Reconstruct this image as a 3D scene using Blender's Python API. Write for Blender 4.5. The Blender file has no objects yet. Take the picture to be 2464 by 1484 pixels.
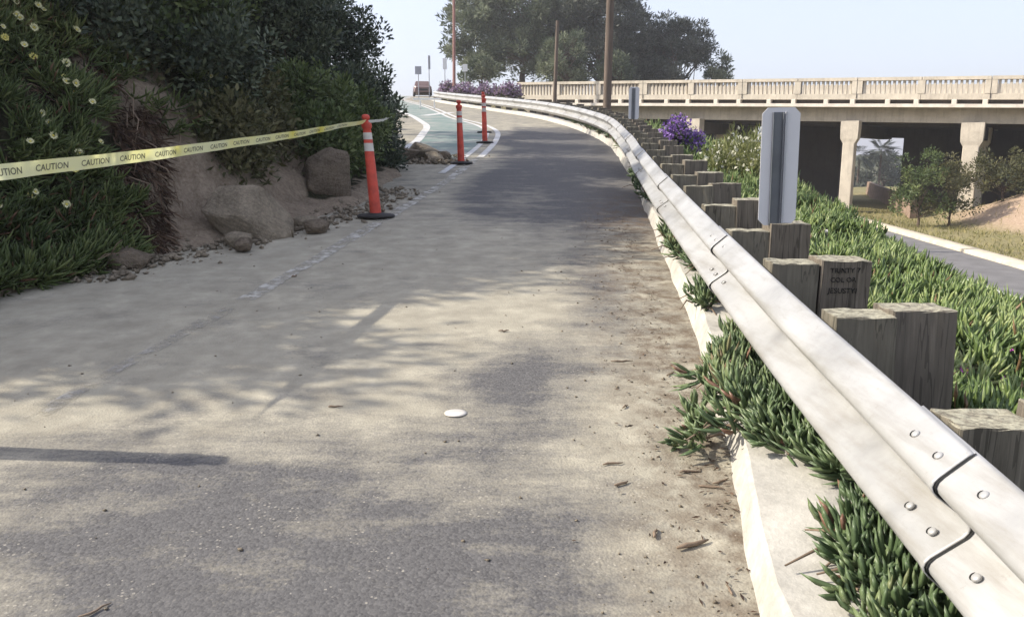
import bpy, bmesh, math, random
import numpy as np
from mathutils import Vector, Matrix

R = math.radians
rng = np.random.default_rng(7)
random.seed(7)
scn = bpy.context.scene
COL = scn.collection

# ------------------------------------------------------------------ camera
EYE = 1.55
cd = bpy.data.cameras.new('camera'); cam = bpy.data.objects.new('camera', cd); COL.objects.link(cam)
cd.sensor_width = 36.0; cd.lens = 1932 / 2463 * 36.0
cd.clip_start = 0.05; cd.clip_end = 6000
cam.location = (0, 0, EYE)
cam.rotation_euler = (R(90) - math.atan(372 / 1932), 0, 0)
scn.camera = cam

# ------------------------------------------------------------------ sky, sun, exposure
SUN_EL, SUN_AZ = R(36), R(4)          # azimuth measured from -x towards +y
sun_vec = Vector((-math.cos(SUN_EL) * math.cos(SUN_AZ), math.cos(SUN_EL) * math.sin(SUN_AZ), math.sin(SUN_EL)))
w = bpy.data.worlds.new('World'); scn.world = w; w.use_nodes = True
nt = w.node_tree
sky = nt.nodes.new('ShaderNodeTexSky'); sky.sky_type = 'NISHITA'; sky.sun_disc = False
sky.sun_elevation = SUN_EL
sky.sun_rotation = math.atan2(sun_vec.x, sun_vec.y)
sky.air_density = 1.0; sky.dust_density = 4.0; sky.ozone_density = 3.0; sky.altitude = 20
bg = nt.nodes['Background']; bg.inputs['Strength'].default_value = 0.15
# thin high haze: evens the clear sky out towards a pale white
hz = nt.nodes.new('ShaderNodeMix'); hz.data_type = 'RGBA'; hz.inputs[0].default_value = 0.7
hz.inputs[7].default_value = (1.98, 2.0, 2.30, 1)
nt.links.new(sky.outputs[0], hz.inputs[6]); nt.links.new(hz.outputs[2], bg.inputs['Color'])
sl = bpy.data.lights.new('sun', 'SUN'); sl.energy = 2.4; sl.angle = R(0.6); sl.color = (1.0, 0.92, 0.78)
so = bpy.data.objects.new('sun', sl); COL.objects.link(so)
so.rotation_euler = sun_vec.to_track_quat('Z', 'Y').to_euler()
so.location = (-30, 0, 40)
scn.view_settings.view_transform = 'Standard'; scn.view_settings.look = 'None'
scn.view_settings.gamma = 1.0; scn.view_settings.use_curve_mapping = False
scn.view_settings.exposure = 1.52

# ------------------------------------------------------------------ numpy noise
def _h(ix, iy, iz, s):
    n = (ix * 374761393 + iy * 668265263 + iz * 2147483647 + s * 974634277) & 0xffffffff
    n = ((n ^ (n >> 13)) * 1274126177) & 0xffffffff
    n = n ^ (n >> 16)
    return (n & 0xffffff) / float(0xffffff)
def vnoise(p, s=0):
    p = np.asarray(p, float)
    if p.shape[-1] == 2: p = np.concatenate([p, np.zeros(p.shape[:-1] + (1,))], -1)
    i = np.floor(p).astype(np.int64); f = p - i; f = f * f * (3 - 2 * f)
    r = 0
    for dx in (0, 1):
        wx = f[..., 0] if dx else 1 - f[..., 0]
        for dy in (0, 1):
            wy = f[..., 1] if dy else 1 - f[..., 1]
            for dz in (0, 1):
                wz = f[..., 2] if dz else 1 - f[..., 2]
                r = r + wx * wy * wz * _h(i[..., 0] + dx, i[..., 1] + dy, i[..., 2] + dz, s)
    return r
def fbm(p, o=4, s=0):
    p = np.asarray(p, float); a = .5; r = 0; t = 0
    for k in range(o):
        r = r + a * vnoise(p * 2 ** k + 13.7 * k, s + k); t += a; a *= .5
    return r / t
def sstep(a, b, x):
    t = np.clip((np.asarray(x, float) - a) / (b - a), 0, 1); return t * t * (3 - 2 * t)

# ------------------------------------------------------------------ helpers
def tag(o, label=None, cat=None, group=None, kind=None):
    if label: o['label'] = label
    if cat: o['category'] = cat
    if group: o['group'] = group
    if kind: o['kind'] = kind
    return o
def link(name, me, m=None, parent=None, loc=None, rot=None):
    o = bpy.data.objects.new(name, me); COL.objects.link(o)
    if m is not None and me is not None and not me.materials: me.materials.append(m)
    if parent: o.parent = parent
    if loc is not None: o.location = loc
    if rot is not None: o.rotation_euler = rot
    return o
def empty(name, loc=(0, 0, 0), rz=0):
    o = bpy.data.objects.new(name, None); COL.objects.link(o); o.location = loc; o.rotation_euler = (0, 0, rz)
    o.empty_display_size = .1
    return o
def npmesh(name, V, Fc, smooth=False, attrs=None):
    """V (n,3); Fc list of int arrays (m,k) ; attrs {name:(domain,array)}"""
    me = bpy.data.meshes.new(name)
    V = np.asarray(V, np.float32)
    if not isinstance(Fc, (list, tuple)): Fc = [Fc]
    Fc = [np.asarray(f, np.int32) for f in Fc if len(f)]
    tot = [np.full(len(f), f.shape[1], np.int32) for f in Fc]
    tot = np.concatenate(tot); idx = np.concatenate([f.ravel() for f in Fc])
    st = np.concatenate([[0], np.cumsum(tot)[:-1]]).astype(np.int32)
    me.vertices.add(len(V)); me.vertices.foreach_set('co', V.ravel())
    me.loops.add(len(idx)); me.loops.foreach_set('vertex_index', idx)
    me.polygons.add(len(tot)); me.polygons.foreach_set('loop_start', st)
    me.polygons.foreach_set('loop_total', tot)
    if smooth: me.polygons.foreach_set('use_smooth', np.ones(len(tot), bool))
    me.update(calc_edges=True)
    if attrs:
        for k, (dom, a) in attrs.items():
            at = me.attributes.new(k, 'FLOAT', dom); at.data.foreach_set('value', np.asarray(a, np.float32))
    me.validate()
    return me
class MB:
    def __init__(s): s.v = []; s.f = []
    def add(s, V, Fs):
        o = len(s.v); s.v += [tuple(map(float, p)) for p in V]; s.f += [tuple(int(i) + o for i in f) for f in Fs]; return s
    def box(s, c, d, M=None, bev=0.0):
        x, y, z = d[0] / 2, d[1] / 2, d[2] / 2
        if bev <= 0:
            V = [(a * x, b * y, e * z) for a in (-1, 1) for b in (-1, 1) for e in (-1, 1)]
            Fs = [(0, 1, 3, 2), (4, 6, 7, 5), (0, 4, 5, 1), (2, 3, 7, 6), (0, 2, 6, 4), (1, 5, 7, 3)]
        else:
            bm = bmesh.new(); bmesh.ops.create_cube(bm, size=1)
            for q in bm.verts: q.co = (q.co.x * d[0], q.co.y * d[1], q.co.z * d[2])
            bmesh.ops.bevel(bm, geom=list(bm.edges), offset=bev, segments=2, affect='EDGES', profile=.6)
            V = [tuple(q.co) for q in bm.verts]; Fs = [[q.index for q in f.verts] for f in bm.faces]; bm.free()
        P = []
        for p in V:
            q = Vector(p)
            if M is not None: q = M @ q
            P.append((q.x + c[0], q.y + c[1], q.z + c[2]))
        return s.add(P, Fs)
    def tube(s, pts, rad, n=8, cap=True):
        pts = [Vector(p) for p in pts]; rad = rad if hasattr(rad, '__len__') else [rad] * len(pts)
        V = []; Fs = []
        for i, p in enumerate(pts):
            t = (pts[min(i + 1, len(pts) - 1)] - pts[max(i - 1, 0)]).normalized()
            a = Vector((0, 0, 1)) if abs(t.z) < .9 else Vector((1, 0, 0))
            u = t.cross(a).normalized(); v = t.cross(u)
            for k in range(n):
                an = 2 * math.pi * k / n; V.append(p + (u * math.cos(an) + v * math.sin(an)) * rad[i])
        for i in range(len(pts) - 1):
            for k in range(n):
                Fs.append((i * n + k, i * n + (k + 1) % n, (i + 1) * n + (k + 1) % n, (i + 1) * n + k))
        if cap:
            Fs.append(tuple(range(n))); Fs.append(tuple(range((len(pts) - 1) * n, len(pts) * n)))
        return s.add(V, Fs)
    def lathe(s, prof, n=24, c=(0, 0, 0)):
        V = []; Fs = []
        for r, z in prof:
            for k in range(n):
                a = 2 * math.pi * k / n; V.append((c[0] + r * math.cos(a), c[1] + r * math.sin(a), c[2] + z))
        for i in range(len(prof) - 1):
            for k in range(n):
                Fs.append((i * n + k, i * n + (k + 1) % n, (i + 1) * n + (k + 1) % n, (i + 1) * n + k))
        Fs.append(tuple(range(n - 1, -1, -1))); Fs.append(tuple(range((len(prof) - 1) * n, len(prof) * n)))
        return s.add(V, Fs)
    def mesh(s, name, smooth=False, auto=None):
        me = bpy.data.meshes.new(name); me.from_pydata(s.v, [], s.f)
        bm = bmesh.new(); bm.from_mesh(me); bmesh.ops.recalc_face_normals(bm, faces=bm.faces)
        if auto is not None:
            for f in bm.faces: f.smooth = True
            for e in bm.edges:
                if len(e.link_faces) == 2 and e.calc_face_angle(0) > R(auto): e.smooth = False
        bm.to_mesh(me); bm.free()
        if smooth: me.polygons.foreach_set('use_smooth', [True] * len(me.polygons))
        me.update(); return me

# ------------------------------------------------------------------ materials
def newmat(name):
    m = bpy.data.materials.new(name); m.use_nodes = True
    n = m.node_tree; return m, n, n.nodes['Principled BSDF']
def N(n, t, **k):
    x = n.nodes.new(t)
    for a, b in k.items():
        if hasattr(x, a): setattr(x, a, b)
        else: x.inputs[a].default_value = b
    return x
def rgba(c): return (c[0], c[1], c[2], 1)
def ramp(n, fac, stops):
    r = n.nodes.new('ShaderNodeValToRGB'); e = r.color_ramp.elements
    while len(e) < len(stops): e.new(.5)
    for i, (p, c) in enumerate(stops): e[i].position = p; e[i].color = rgba(c)
    n.links.new(fac, r.inputs[0]); return r.outputs[0]
def coords(n, scale=(1, 1, 1), obj=True):
    t = n.nodes.new('ShaderNodeTexCoord'); mp = n.nodes.new('ShaderNodeMapping')
    mp.inputs['Scale'].default_value = scale
    n.links.new(t.outputs['Object'], mp.inputs[0]); return mp.outputs[0]
def noise(n, vec, scale, detail=4, rough=.55, out=0):
    x = n.nodes.new('ShaderNodeTexNoise'); x.inputs['Scale'].default_value = scale
    x.inputs['Detail'].default_value = detail; x.inputs['Roughness'].default_value = rough
    n.links.new(vec, x.inputs['Vector']); return x.outputs[out]
def mixc(n, fac, a, b, mode='MIX'):
    x = n.nodes.new('ShaderNodeMix'); x.data_type = 'RGBA'; x.blend_type = mode
    for s, v in ((0, fac), (6, a), (7, b)):
        if hasattr(v, 'is_output'): n.links.new(v, x.inputs[s])
        elif s == 0: x.inputs[0].default_value = v
        else: x.inputs[s].default_value = rgba(v)
    return x.outputs[2]
def mth(n, op, a, b=None, clamp=False):
    x = n.nodes.new('ShaderNodeMath'); x.operation = op; x.use_clamp = clamp
    for s, v in ((0, a), (1, b)):
        if v is None: continue
        if hasattr(v, 'is_output'): n.links.new(v, x.inputs[s])
        else: x.inputs[s].default_value = v
    return x.outputs[0]
def bump(n, h, strength, dist, bs):
    b = n.nodes.new('ShaderNodeBump'); b.inputs['Strength'].default_value = strength; b.inputs['Distance'].default_value = dist
    n.links.new(h, b.inputs['Height']); n.links.new(b.outputs[0], bs.inputs['Normal'])
def attr(n, name):
    a = n.nodes.new('ShaderNodeAttribute'); a.attribute_name = name; return a.outputs['Fac']

def simple(name, c, rough=.6, var=.25, scale=6, metal=0, bmp=0, bscale=40, stretch=(1, 1, 1), spec=.4):
    m, n, b = newmat(name); v = coords(n, stretch)
    c = np.array(c)
    col = ramp(n, noise(n, v, scale, 5), [(.3, np.clip(c * (1 - var), 0, 1)), (.7, np.clip(c * (1 + var), 0, 1))])
    n.links.new(col, b.inputs['Base Color']); b.inputs['Roughness'].default_value = rough; b.inputs['Metallic'].default_value = metal
    b.inputs['Specular IOR Level'].default_value = spec
    if bmp: bump(n, noise(n, v, bscale, 4), bmp, .01, b)
    return m
def leafmat(name, stops, rough=.55, trans=.25, spec=.3):
    m, n, b = newmat(name)
    col = ramp(n, attr(n, 'tint'), stops)
    n.links.new(col, b.inputs['Base Color']); b.inputs['Roughness'].default_value = rough
    b.inputs['Specular IOR Level'].default_value = spec
    if trans:
        t = n.nodes.new('ShaderNodeBsdfTranslucent'); n.links.new(col, t.inputs['Color'])
        mx = n.nodes.new('ShaderNodeMixShader'); mx.inputs[0].default_value = trans
        n.links.new(b.outputs[0], mx.inputs[1]); n.links.new(t.outputs[0], mx.inputs[2])
        n.links.new(mx.outputs[0], n.nodes['Material Output'].inputs['Surface'])
    return m

def road_material():
    m, n, b = newmat('dusty_asphalt'); v = coords(n)
    d = attr(n, 'dust')
    n1 = noise(n, v, 2.2, 8, .65); n2 = noise(n, v, 60, 3, .7); n3 = noise(n, coords(n, (.3, 1.3, 1)), 5, 7, .68)
    dd = mth(n, 'ADD', d, mth(n, 'MULTIPLY', mth(n, 'SUBTRACT', n1, .5), 1.15))
    dd = mth(n, 'ADD', dd, mth(n, 'MULTIPLY', mth(n, 'SUBTRACT', n3, .5), 1.1))
    dd = mth(n, 'ADD', dd, mth(n, 'MULTIPLY', mth(n, 'SUBTRACT', n2, .5), .6), True)
    dd = mth(n, 'ADD', mth(n, 'MULTIPLY', mth(n, 'SUBTRACT', dd, .5), 1.7), .5, True)
    vo = n.nodes.new('ShaderNodeTexVoronoi'); vo.inputs['Scale'].default_value = 95; n.links.new(v, vo.inputs['Vector'])
    agg = mixc(n, vo.outputs['Color'], (.060, .058, .060), (.155, .15, .148))
    agg = mixc(n, mth(n, 'MULTIPLY', noise(n, v, 1.3, 4), .6), agg, (.10, .098, .098))
    dust = ramp(n, noise(n, v, 5, 6, .6), [(.3, (.262, .24, .192)), (.55, (.335, .31, .248)), (.75, (.425, .39, .31))])
    col = mixc(n, dd, agg, dust)
    # brown litter tone along the kerb
    col = mixc(n, mth(n, 'MULTIPLY', attr(n, 'litter'), ramp_f(n, noise(n, v, 7, 6, .7), .40, .62)), col, (.115, .085, .06))
    # pale grit
    v2 = n.nodes.new('ShaderNodeTexVoronoi'); v2.inputs['Scale'].default_value = 42; n.links.new(v, v2.inputs['Vector'])
    g = mth(n, 'MULTIPLY', mth(n, 'LESS_THAN', v2.outputs['Distance'], .2), mth(n, 'GREATER_THAN', noise(n, v, 3.5, 5, .7), .56))
    col = mixc(n, mth(n, 'MULTIPLY', g, .45), col, (.42, .39, .33))
    n.links.new(col, b.inputs['Base Color']); b.inputs['Roughness'].default_value = .9; b.inputs['Specular IOR Level'].default_value = .2
    h = mth(n, 'ADD', mth(n, 'MULTIPLY', vo.outputs['Distance'], -.5), mth(n, 'MULTIPLY', n2, .6))
    bump(n, h, .32, .012, b)
    return m
def ramp_f(n, f, a, c):
    x = n.nodes.new('ShaderNodeMapRange'); x.inputs['From Min'].default_value = a; x.inputs['From Max'].default_value = c
    n.links.new(f, x.inputs['Value']); return x.outputs[0]
def paint_material(name, c, cover=.5, dustc=(.335, .31, .25), scale=5, alpha=False):
    m, n, b = newmat(name); v = coords(n)
    f = ramp_f(n, noise(n, v, scale, 7, .7), cover - .12, cover + .12)
    col = mixc(n, f, c, dustc)
    n.links.new(col, b.inputs['Base Color']); b.inputs['Roughness'].default_value = .8; b.inputs['Specular IOR Level'].default_value = .2
    if alpha:
        t = n.nodes.new('ShaderNodeBsdfTransparent'); mx = n.nodes.new('ShaderNodeMixShader')
        n.links.new(f, mx.inputs[0]); n.links.new(b.outputs[0], mx.inputs[1]); n.links.new(t.outputs[0], mx.inputs[2])
        n.links.new(mx.outputs[0], n.nodes['Material Output'].inputs['Surface'])
    return m
def soil_material():
    m, n, b = newmat('hill_soil'); v = coords(n)
    a = noise(n, v, 1.4, 7, .62); s = noise(n, coords(n, (1, 1, .35)), 5, 6, .65)
    col = ramp(n, a, [(.3, (.135, .095, .065)), (.5, (.275, .208, .145)), (.7, (.40, .325, .24))])
    col = mixc(n, .55, col, ramp(n, s, [(.35, (.11, .082, .06)), (.65, (.41, .345, .265))]))
    v2 = noise(n, v, 30, 4, .7)
    col = mixc(n, .35, col, ramp(n, v2, [(.35, (.07, .05, .038)), (.65, (.34, .29, .23))]))
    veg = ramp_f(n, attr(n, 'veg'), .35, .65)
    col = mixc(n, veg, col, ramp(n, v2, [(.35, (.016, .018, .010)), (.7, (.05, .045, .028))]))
    n.links.new(col, b.inputs['Base Color']); b.inputs['Roughness'].default_value = .95; b.inputs['Specular IOR Level'].default_value = .1
    bump(n, mth(n, 'ADD', v2, mth(n, 'MULTIPLY', s, 1.5)), .8, .04, b)
    return m
def ground_material():
    m, n, b = newmat('dry_ground'); v = coords(n)
    a = noise(n, v, .35, 8, .65); f = noise(n, v, 9, 6, .7)
    col = ramp(n, a, [(.3, (.13, .13, .055)), (.5, (.23, .20, .10)), (.7, (.30, .25, .15))])
    col = mixc(n, .45, col, ramp(n, f, [(.35, (.07, .08, .03)), (.65, (.34, .29, .17))]))
    col = mixc(n, attr(n, 'bare'), col, ramp(n, f, [(.35, (.27, .195, .14)), (.65, (.41, .315, .235))]))
    col = mixc(n, attr(n, 'dark_green'), col, ramp(n, f, [(.35, (.022, .030, .014)), (.7, (.06, .065, .03))]))  # darker green ground tone on the rail slope and far away
    n.links.new(col, b.inputs['Base Color']); b.inputs['Roughness'].default_value = .95; b.inputs['Specular IOR Level'].default_value = .1
    bump(n, f, .7, .05, b)
    return m
def wood_material(name, base, seed=0):
    m, n, b = newmat(name)
    v = coords(n, (24, 24, 1.3)); oi = n.nodes.new('ShaderNodeObjectInfo')
    ad = n.nodes.new('ShaderNodeVectorMath'); ad.operation = 'ADD'; n.links.new(v, ad.inputs[0])
    cb = n.nodes.new('ShaderNodeCombineXYZ'); n.links.new(mth(n, 'MULTIPLY', oi.outputs['Random'], 37.), cb.inputs[0]); n.links.new(mth(n, 'MULTIPLY', oi.outputs['Random'], 11.), cb.inputs[2])
    n.links.new(cb.outputs[0], ad.inputs[1]); v = ad.outputs[0]
    base = np.array(base)
    g = noise(n, v, 1.6, 8, .7)
    col = ramp(n, g, [(.28, base * .25), (.43, base * .7), (.57, base), (.72, base * 1.75)])
    ck = noise(n, v, .8, 3, .5); col = mixc(n, mth(n, 'MULTIPLY', mth(n, 'LESS_THAN', mth(n, 'ABSOLUTE', mth(n, 'SUBTRACT', ck, .5)), .012), .8), col, base * .15)
    big = noise(n, coords(n, (3, 3, 2)), 1.5, 3)
    col = mixc(n, .3, col, ramp(n, big, [(.35, base * .5), (.65, base * 1.5)]))
    col = mixc(n, mth(n, 'MULTIPLY', oi.outputs['Random'], .35), col, base * np.array([.75, .8, .85]))
    # lichen on the upper faces
    ge = n.nodes.new('ShaderNodeNewGeometry'); sx = n.nodes.new('ShaderNodeSeparateXYZ'); n.links.new(ge.outputs['Normal'], sx.inputs[0])
    lf = mth(n, 'MULTIPLY', ramp_f(n, sx.outputs['Z'], .5, .8), ramp_f(n, noise(n, coords(n, (1, 1, 1)), 32, 5, .7), .38, .60))
    col = mixc(n, lf, col, (.40, .38, .29))
    n.links.new(col, b.inputs['Base Color']); b.inputs['Roughness'].default_value = .9; b.inputs['Specular IOR Level'].default_value = .15
    bump(n, g, .7, .012, b)
    return m
def steel_material():
    m, n, b = newmat('painted_galvanised_steel'); v = coords(n)
    a = noise(n, v, 2.4, 6, .6); f = noise(n, v, 70, 3, .6)
    col = ramp(n, a, [(.28, (.25, .25, .246)), (.45, (.345, .345, .34)), (.6, (.40, .40, .396)), (.75, (.43, .43, .428))])
    dirt = mth(n, 'MULTIPLY', ramp_f(n, noise(n, coords(n, (2, .6, 6)), 3.0, 7, .7), .46, .75), .75)
    sp_ = mth(n, 'MULTIPLY', ramp_f(n, noise(n, v, 26, 5, .75), .60, .72), .5); col = mixc(n, sp_, col, (.25, .235, .21))
    col = mixc(n, dirt, col, (.22, .20, .165))
    n.links.new(col, b.inputs['Base Color']); b.inputs['Roughness'].default_value = .42; b.inputs['Metallic'].default_value = .15
    bump(n, noise(n, v, 4, 4), .12, .01, b)
    return m
def concrete(name, c, streak=.5, sc=3):
    m, n, b = newmat(name); c = np.array(c); v = coords(n)
    a = noise(n, v, sc, 7, .65); s = noise(n, coords(n, (2.2, 2.2, .25)), 3.2, 6, .7); f = noise(n, v, 30, 4, .7)
    col = ramp(n, a, [(.3, c * .72), (.55, c), (.75, np.clip(c * 1.2, 0, .9))])
    col = mixc(n, mth(n, 'MULTIPLY', ramp_f(n, s, .5, .75), streak), col, c * np.array([.36, .33, .30]))
    col = mixc(n, .2, col, ramp(n, f, [(.35, c * .5), (.65, c * 1.2)]))
    n.links.new(col, b.inputs['Base Color']); b.inputs['Roughness'].default_value = .88; b.inputs['Specular IOR Level'].default_value = .2
    bump(n, f, .35, .012, b)
    return m

M = {}
M['road'] = road_material()
M['line'] = paint_material('faded_white_road_paint', (.46, .445, .405), .53, scale=8, alpha=True)
M['line2'] = paint_material('white_lane_paint', (.52, .52, .52), .60, scale=3.5)
M['green'] = paint_material('green_lane_paint', (.14, .20, .185), .50, (.27, .28, .26), scale=1.2)
M['soil'] = soil_material(); M['ground'] = ground_material()
M['steel'] = steel_material()
M['boltsteel'] = simple('bolt_steel', (.42, .41, .38), .5, .2, 20, .4)
M['dark'] = simple('dark_slot_and_shadow', (.02, .02, .02), .8, .2)
M['post'] = wood_material('weathered_post_timber', (.165, .142, .115))
M['block'] = wood_material('weathered_block_timber', (.185, .165, .128))
M['curb'] = concrete('cream_curb_concrete', (.47, .45, .405), .45, 5)
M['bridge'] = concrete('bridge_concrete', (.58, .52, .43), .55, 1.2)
M['bridge_shade'] = concrete('bridge_shaded_concrete', (.10, .085, .075), .5, 1.0)  # darker copy of the bridge concrete, underside shade put into its colour
M['pipe'] = concrete('cream_pipe_paint', (.70, .64, .56), .12, 2)
def rock_material(name, c):
    m, n, b = newmat(name); c = np.array(c); v = coords(n)
    a = noise(n, v, 4, 8, .7); f = noise(n, v, 38, 5, .75); l_ = noise(n, coords(n, (2, 2, 14)), 2.5, 5, .6)
    col = ramp(n, a, [(.3, c * .45), (.5, c), (.7, c * 1.55)])
    col = mixc(n, .35, col, ramp(n, f, [(.35, c * .35), (.65, c * 1.6)]))
    col = mixc(n, mth(n, 'MULTIPLY', ramp_f(n, l_, .52, .66), .5), col, c * .5)
    n.links.new(col, b.inputs['Base Color']); b.inputs['Roughness'].default_value = .95; b.inputs['Specular IOR Level'].default_value = .1
    bump(n, mth(n, 'ADD', mth(n, 'MULTIPLY', a, 2.0), mth(n, 'ADD', f, l_)), 1.0, .03, b)
    return m
M['rock'] = rock_material('tan_sandstone', (.29, .245, .185)); M['rock2'] = rock_material('brown_rock', (.19, .155, .118))
M['orange'] = simple('orange_plastic', (.52, .068, .042), .55, .28, 9)
M['rubber'] = simple('black_rubber', (.022, .021, .021), .8, .3)
M['reflect'] = simple('white_reflective_sheet', (.55, .52, .47), .35, .15, 8)
M['tape'] = None
M['panelw'] = simple('marker_panel_white', (.60, .60, .62), .5, .06, 2)
M['panelg'] = simple('marker_channel_grey', (.13, .14, .155), .45, .2, 4, .2)
M['panelr'] = simple('marker_rib_grey', (.36, .37, .39), .45, .1, 4)
M['pole'] = simple('brown_pole_timber', (.115, .088, .07), .9, .35, 3, bmp=.5, bscale=8, stretch=(6, 6, .4))
M['polered'] = simple('reddish_pole_paint', (.27, .14, .12), .7, .2, 2)
M['bark'] = simple('grey_brown_bark', (.09, .065, .05), .95, .4, 4, bmp=.8, bscale=12, stretch=(3, 3, .6))
M['twig'] = simple('dry_twig', (.19, .14, .10), .9, .35, 6)
M['signg'] = simple('grey_sign_back', (.30, .31, .34), .5, .1)
M['signw'] = simple('white_sign', (.72, .72, .72), .5, .08)
M['wire'] = simple('dark_wire', (.04, .04, .04), .6, .1)
M['ink'] = simple('black_print', (.03, .03, .028), .7, .2)
M['inkg'] = simple('dark_pencil', (.008, .008, .008), .9, .1)
M['lroad'] = simple('lower_road_asphalt', (.145, .14, .14), .9, .2, 1.5, bmp=.2)
M['cream'] = simple('pale_sandy_kerb', (.50, .44, .33), .9, .2, 3)
M['white'] = simple('white_paint', (.75, .74, .70), .7, .1)
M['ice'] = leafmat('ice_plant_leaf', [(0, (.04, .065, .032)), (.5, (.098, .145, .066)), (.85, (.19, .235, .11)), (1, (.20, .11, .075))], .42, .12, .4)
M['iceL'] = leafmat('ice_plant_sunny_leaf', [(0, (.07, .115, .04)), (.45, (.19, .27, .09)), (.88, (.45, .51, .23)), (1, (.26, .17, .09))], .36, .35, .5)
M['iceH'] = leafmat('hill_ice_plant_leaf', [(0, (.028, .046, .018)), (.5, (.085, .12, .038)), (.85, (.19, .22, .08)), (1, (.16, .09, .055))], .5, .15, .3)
M['shrubD'] = leafmat('dark_shrub_leaf', [(0, (.028, .042, .03)), (.5, (.066, .088, .058)), (1, (.14, .165, .10))], .5, .15)
M['shrubG'] = leafmat('green_shrub_leaf', [(0, (.034, .054, .02)), (.5, (.085, .122, .042)), (1, (.18, .215, .085))], .5, .2)
M['shrubO'] = leafmat('olive_shrub_leaf', [(0, (.038, .042, .019)), (.5, (.095, .098, .043)), (1, (.19, .175, .09))], .6, .2)
M['dry'] = leafmat('dry_brown_leaf', [(0, (.035, .02, .014)), (.5, (.075, .045, .03)), (1, (.13, .085, .055))], .8, .1)
M['pineL'] = leafmat('pine_needle_grey_green', [(0, (.042, .060, .036)), (.5, (.105, .13, .078)), (1, (.22, .24, .15))], .6, .2)
M['pineD'] = leafmat('pine_needle_dark', [(0, (.024, .030, .026)), (.5, (.052, .062, .05)), (1, (.12, .13, .10))], .6, .15)
M['palm'] = leafmat('palm_frond', [(0, (.03, .04, .022)), (.5, (.07, .085, .04)), (1, (.15, .15, .08))], .5, .2)
M['pale'] = leafmat('pale_shrub_leaf', [(0, (.07, .085, .03)), (.5, (.17, .19, .065)), (1, (.33, .33, .15))], .55, .3)
M['haz'] = leafmat('far_tree_leaf', [(0, (.045, .055, .05)), (.5, (.085, .10, .085)), (1, (.15, .165, .13))], .6, .2)
M['purple'] = leafmat('purple_flower', [(0, (.11, .055, .22)), (.5, (.24, .13, .42)), (1, (.42, .27, .62))], .7, .3)
M['purple2'] = leafmat('pale_purple_flower', [(0, (.15, .10, .17)), (.5, (.26, .18, .28)), (1, (.40, .31, .40))], .7, .3)
M['whitefl'] = leafmat('white_flower', [(0, (.55, .55, .42)), (1, (.8, .78, .66))], .7, .3)
M['petalw'] = simple('cream_petal', (.64, .62, .36), .6, .12)
M['petaly'] = simple('yellow_petal', (.62, .56, .16), .6, .12)
M['petalm'] = simple('magenta_petal', (.56, .07, .50), .6, .15)
M['petalp'] = simple('pink_petal', (.62, .30, .34), .6, .15)
M['petalv'] = simple('violet_petal', (.30, .13, .50), .6, .15)
M['centre'] = simple('flower_centre', (.50, .42, .08), .8, .15)
M['carp'] = simple('car_paint_beige', (.16, .10, .09), .3, .05, 2, .2)
M['glass'] = simple('dark_glass', (.03, .035, .04), .12, .1, spec=.6)
M['rim'] = simple('grey_rim', (.35, .35, .36), .4, .1, metal=.5)
M['redl'] = simple('red_lamp', (.5, .04, .04), .3, .1)
M['logm'] = simple('brown_log_wall', (.24, .17, .13), .9, .3, 3)

# ------------------------------------------------------------------ plan of the place (metres; the ramp climbs along +y)
def smooth_path(ys, xs):
    ys = np.array(ys, float); xs = np.array(xs, float)
    t = np.linspace(ys[0], ys[-1], 1600); v = np.interp(t, ys, xs)
    for wdt in (3.2, 1.6):
        k = max(3, int(wdt / (t[1] - t[0])) | 1)
        pad = np.concatenate([v[0] + (v[1] - v[0]) * np.arange(-(k // 2), 0), v, v[-1] + (v[-1] - v[-2]) * np.arange(1, k // 2 + 1)])
        v = np.convolve(pad, np.ones(k) / k, 'valid')
    return lambda y: np.interp(y, t, v)
rail_x = smooth_path([-8, 1, 2.2, 3.1, 4.8, 7.9, 10, 12.7, 17.7, 20, 24.2, 28, 31.9, 35, 38.3, 42.5, 47, 53, 60, 75, 88, 140],
                     [1.03, 1.10, 1.14, 1.18, 1.26, 1.47, 1.63, 1.88, 2.24, 2.32, 2.12, 1.72, 1.1, .35, -.6, -1.8, -3.1, -4.7, -6, -7.3, -8, -11])
line_x = smooth_path([-8, 0, 3.5, 6, 8.9, 11.7, 14.1, 16.3, 20, 24.1, 28, 32, 36, 42, 47, 60, 88, 140],
                     [-3.1, -2.65, -2.31, -1.87, -1.48, -1.09, -.87, -.68, -.46, -.42, -.95, -2.1, -2.8, -3.9, -4.9, -8, -10.5, -14])
lane_x = smooth_path([-8, 8, 14, 20, 27, 34, 41, 47, 60, 88, 140],
                     [-5, -3.1, -2.6, -2.35, -2.75, -4.1, -5.8, -7.4, -11, -14, -18])
toe_x = smooth_path([-25, -5, 0, 3, 5.9, 6.6, 7.3, 7.7, 8.1, 9.3, 9.8, 12.4, 14.8, 17, 20, 30, 40, 60, 90],
                    [-6.5, -5, -4.6, -4.3, -3.85, -3.6, -3.3, -2.75, -2.35, -2.0, -1.9, -1.7, -1.95, -2.5, -3.3, -5, -7.5, -14, -22])
def ramp_z(y):
    y = np.asarray(y, float)
    return np.where(y < 60, .09 * y, np.where(y < 95, 5.4 + .075 * (y - 60), 8.025 + .01 * (y - 95)))
BK = lambda k, off=0.0: (42 * (.577 - .0632 * k) + .5535 * off, 42 * (1 + .042 * k) + .8329 * off)   # bridge face, index k every 3.19 m
def low_z(y): return np.clip(-2.0 + .012 * (np.asarray(y, float) - 20), -2.3, -1.4)
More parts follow.
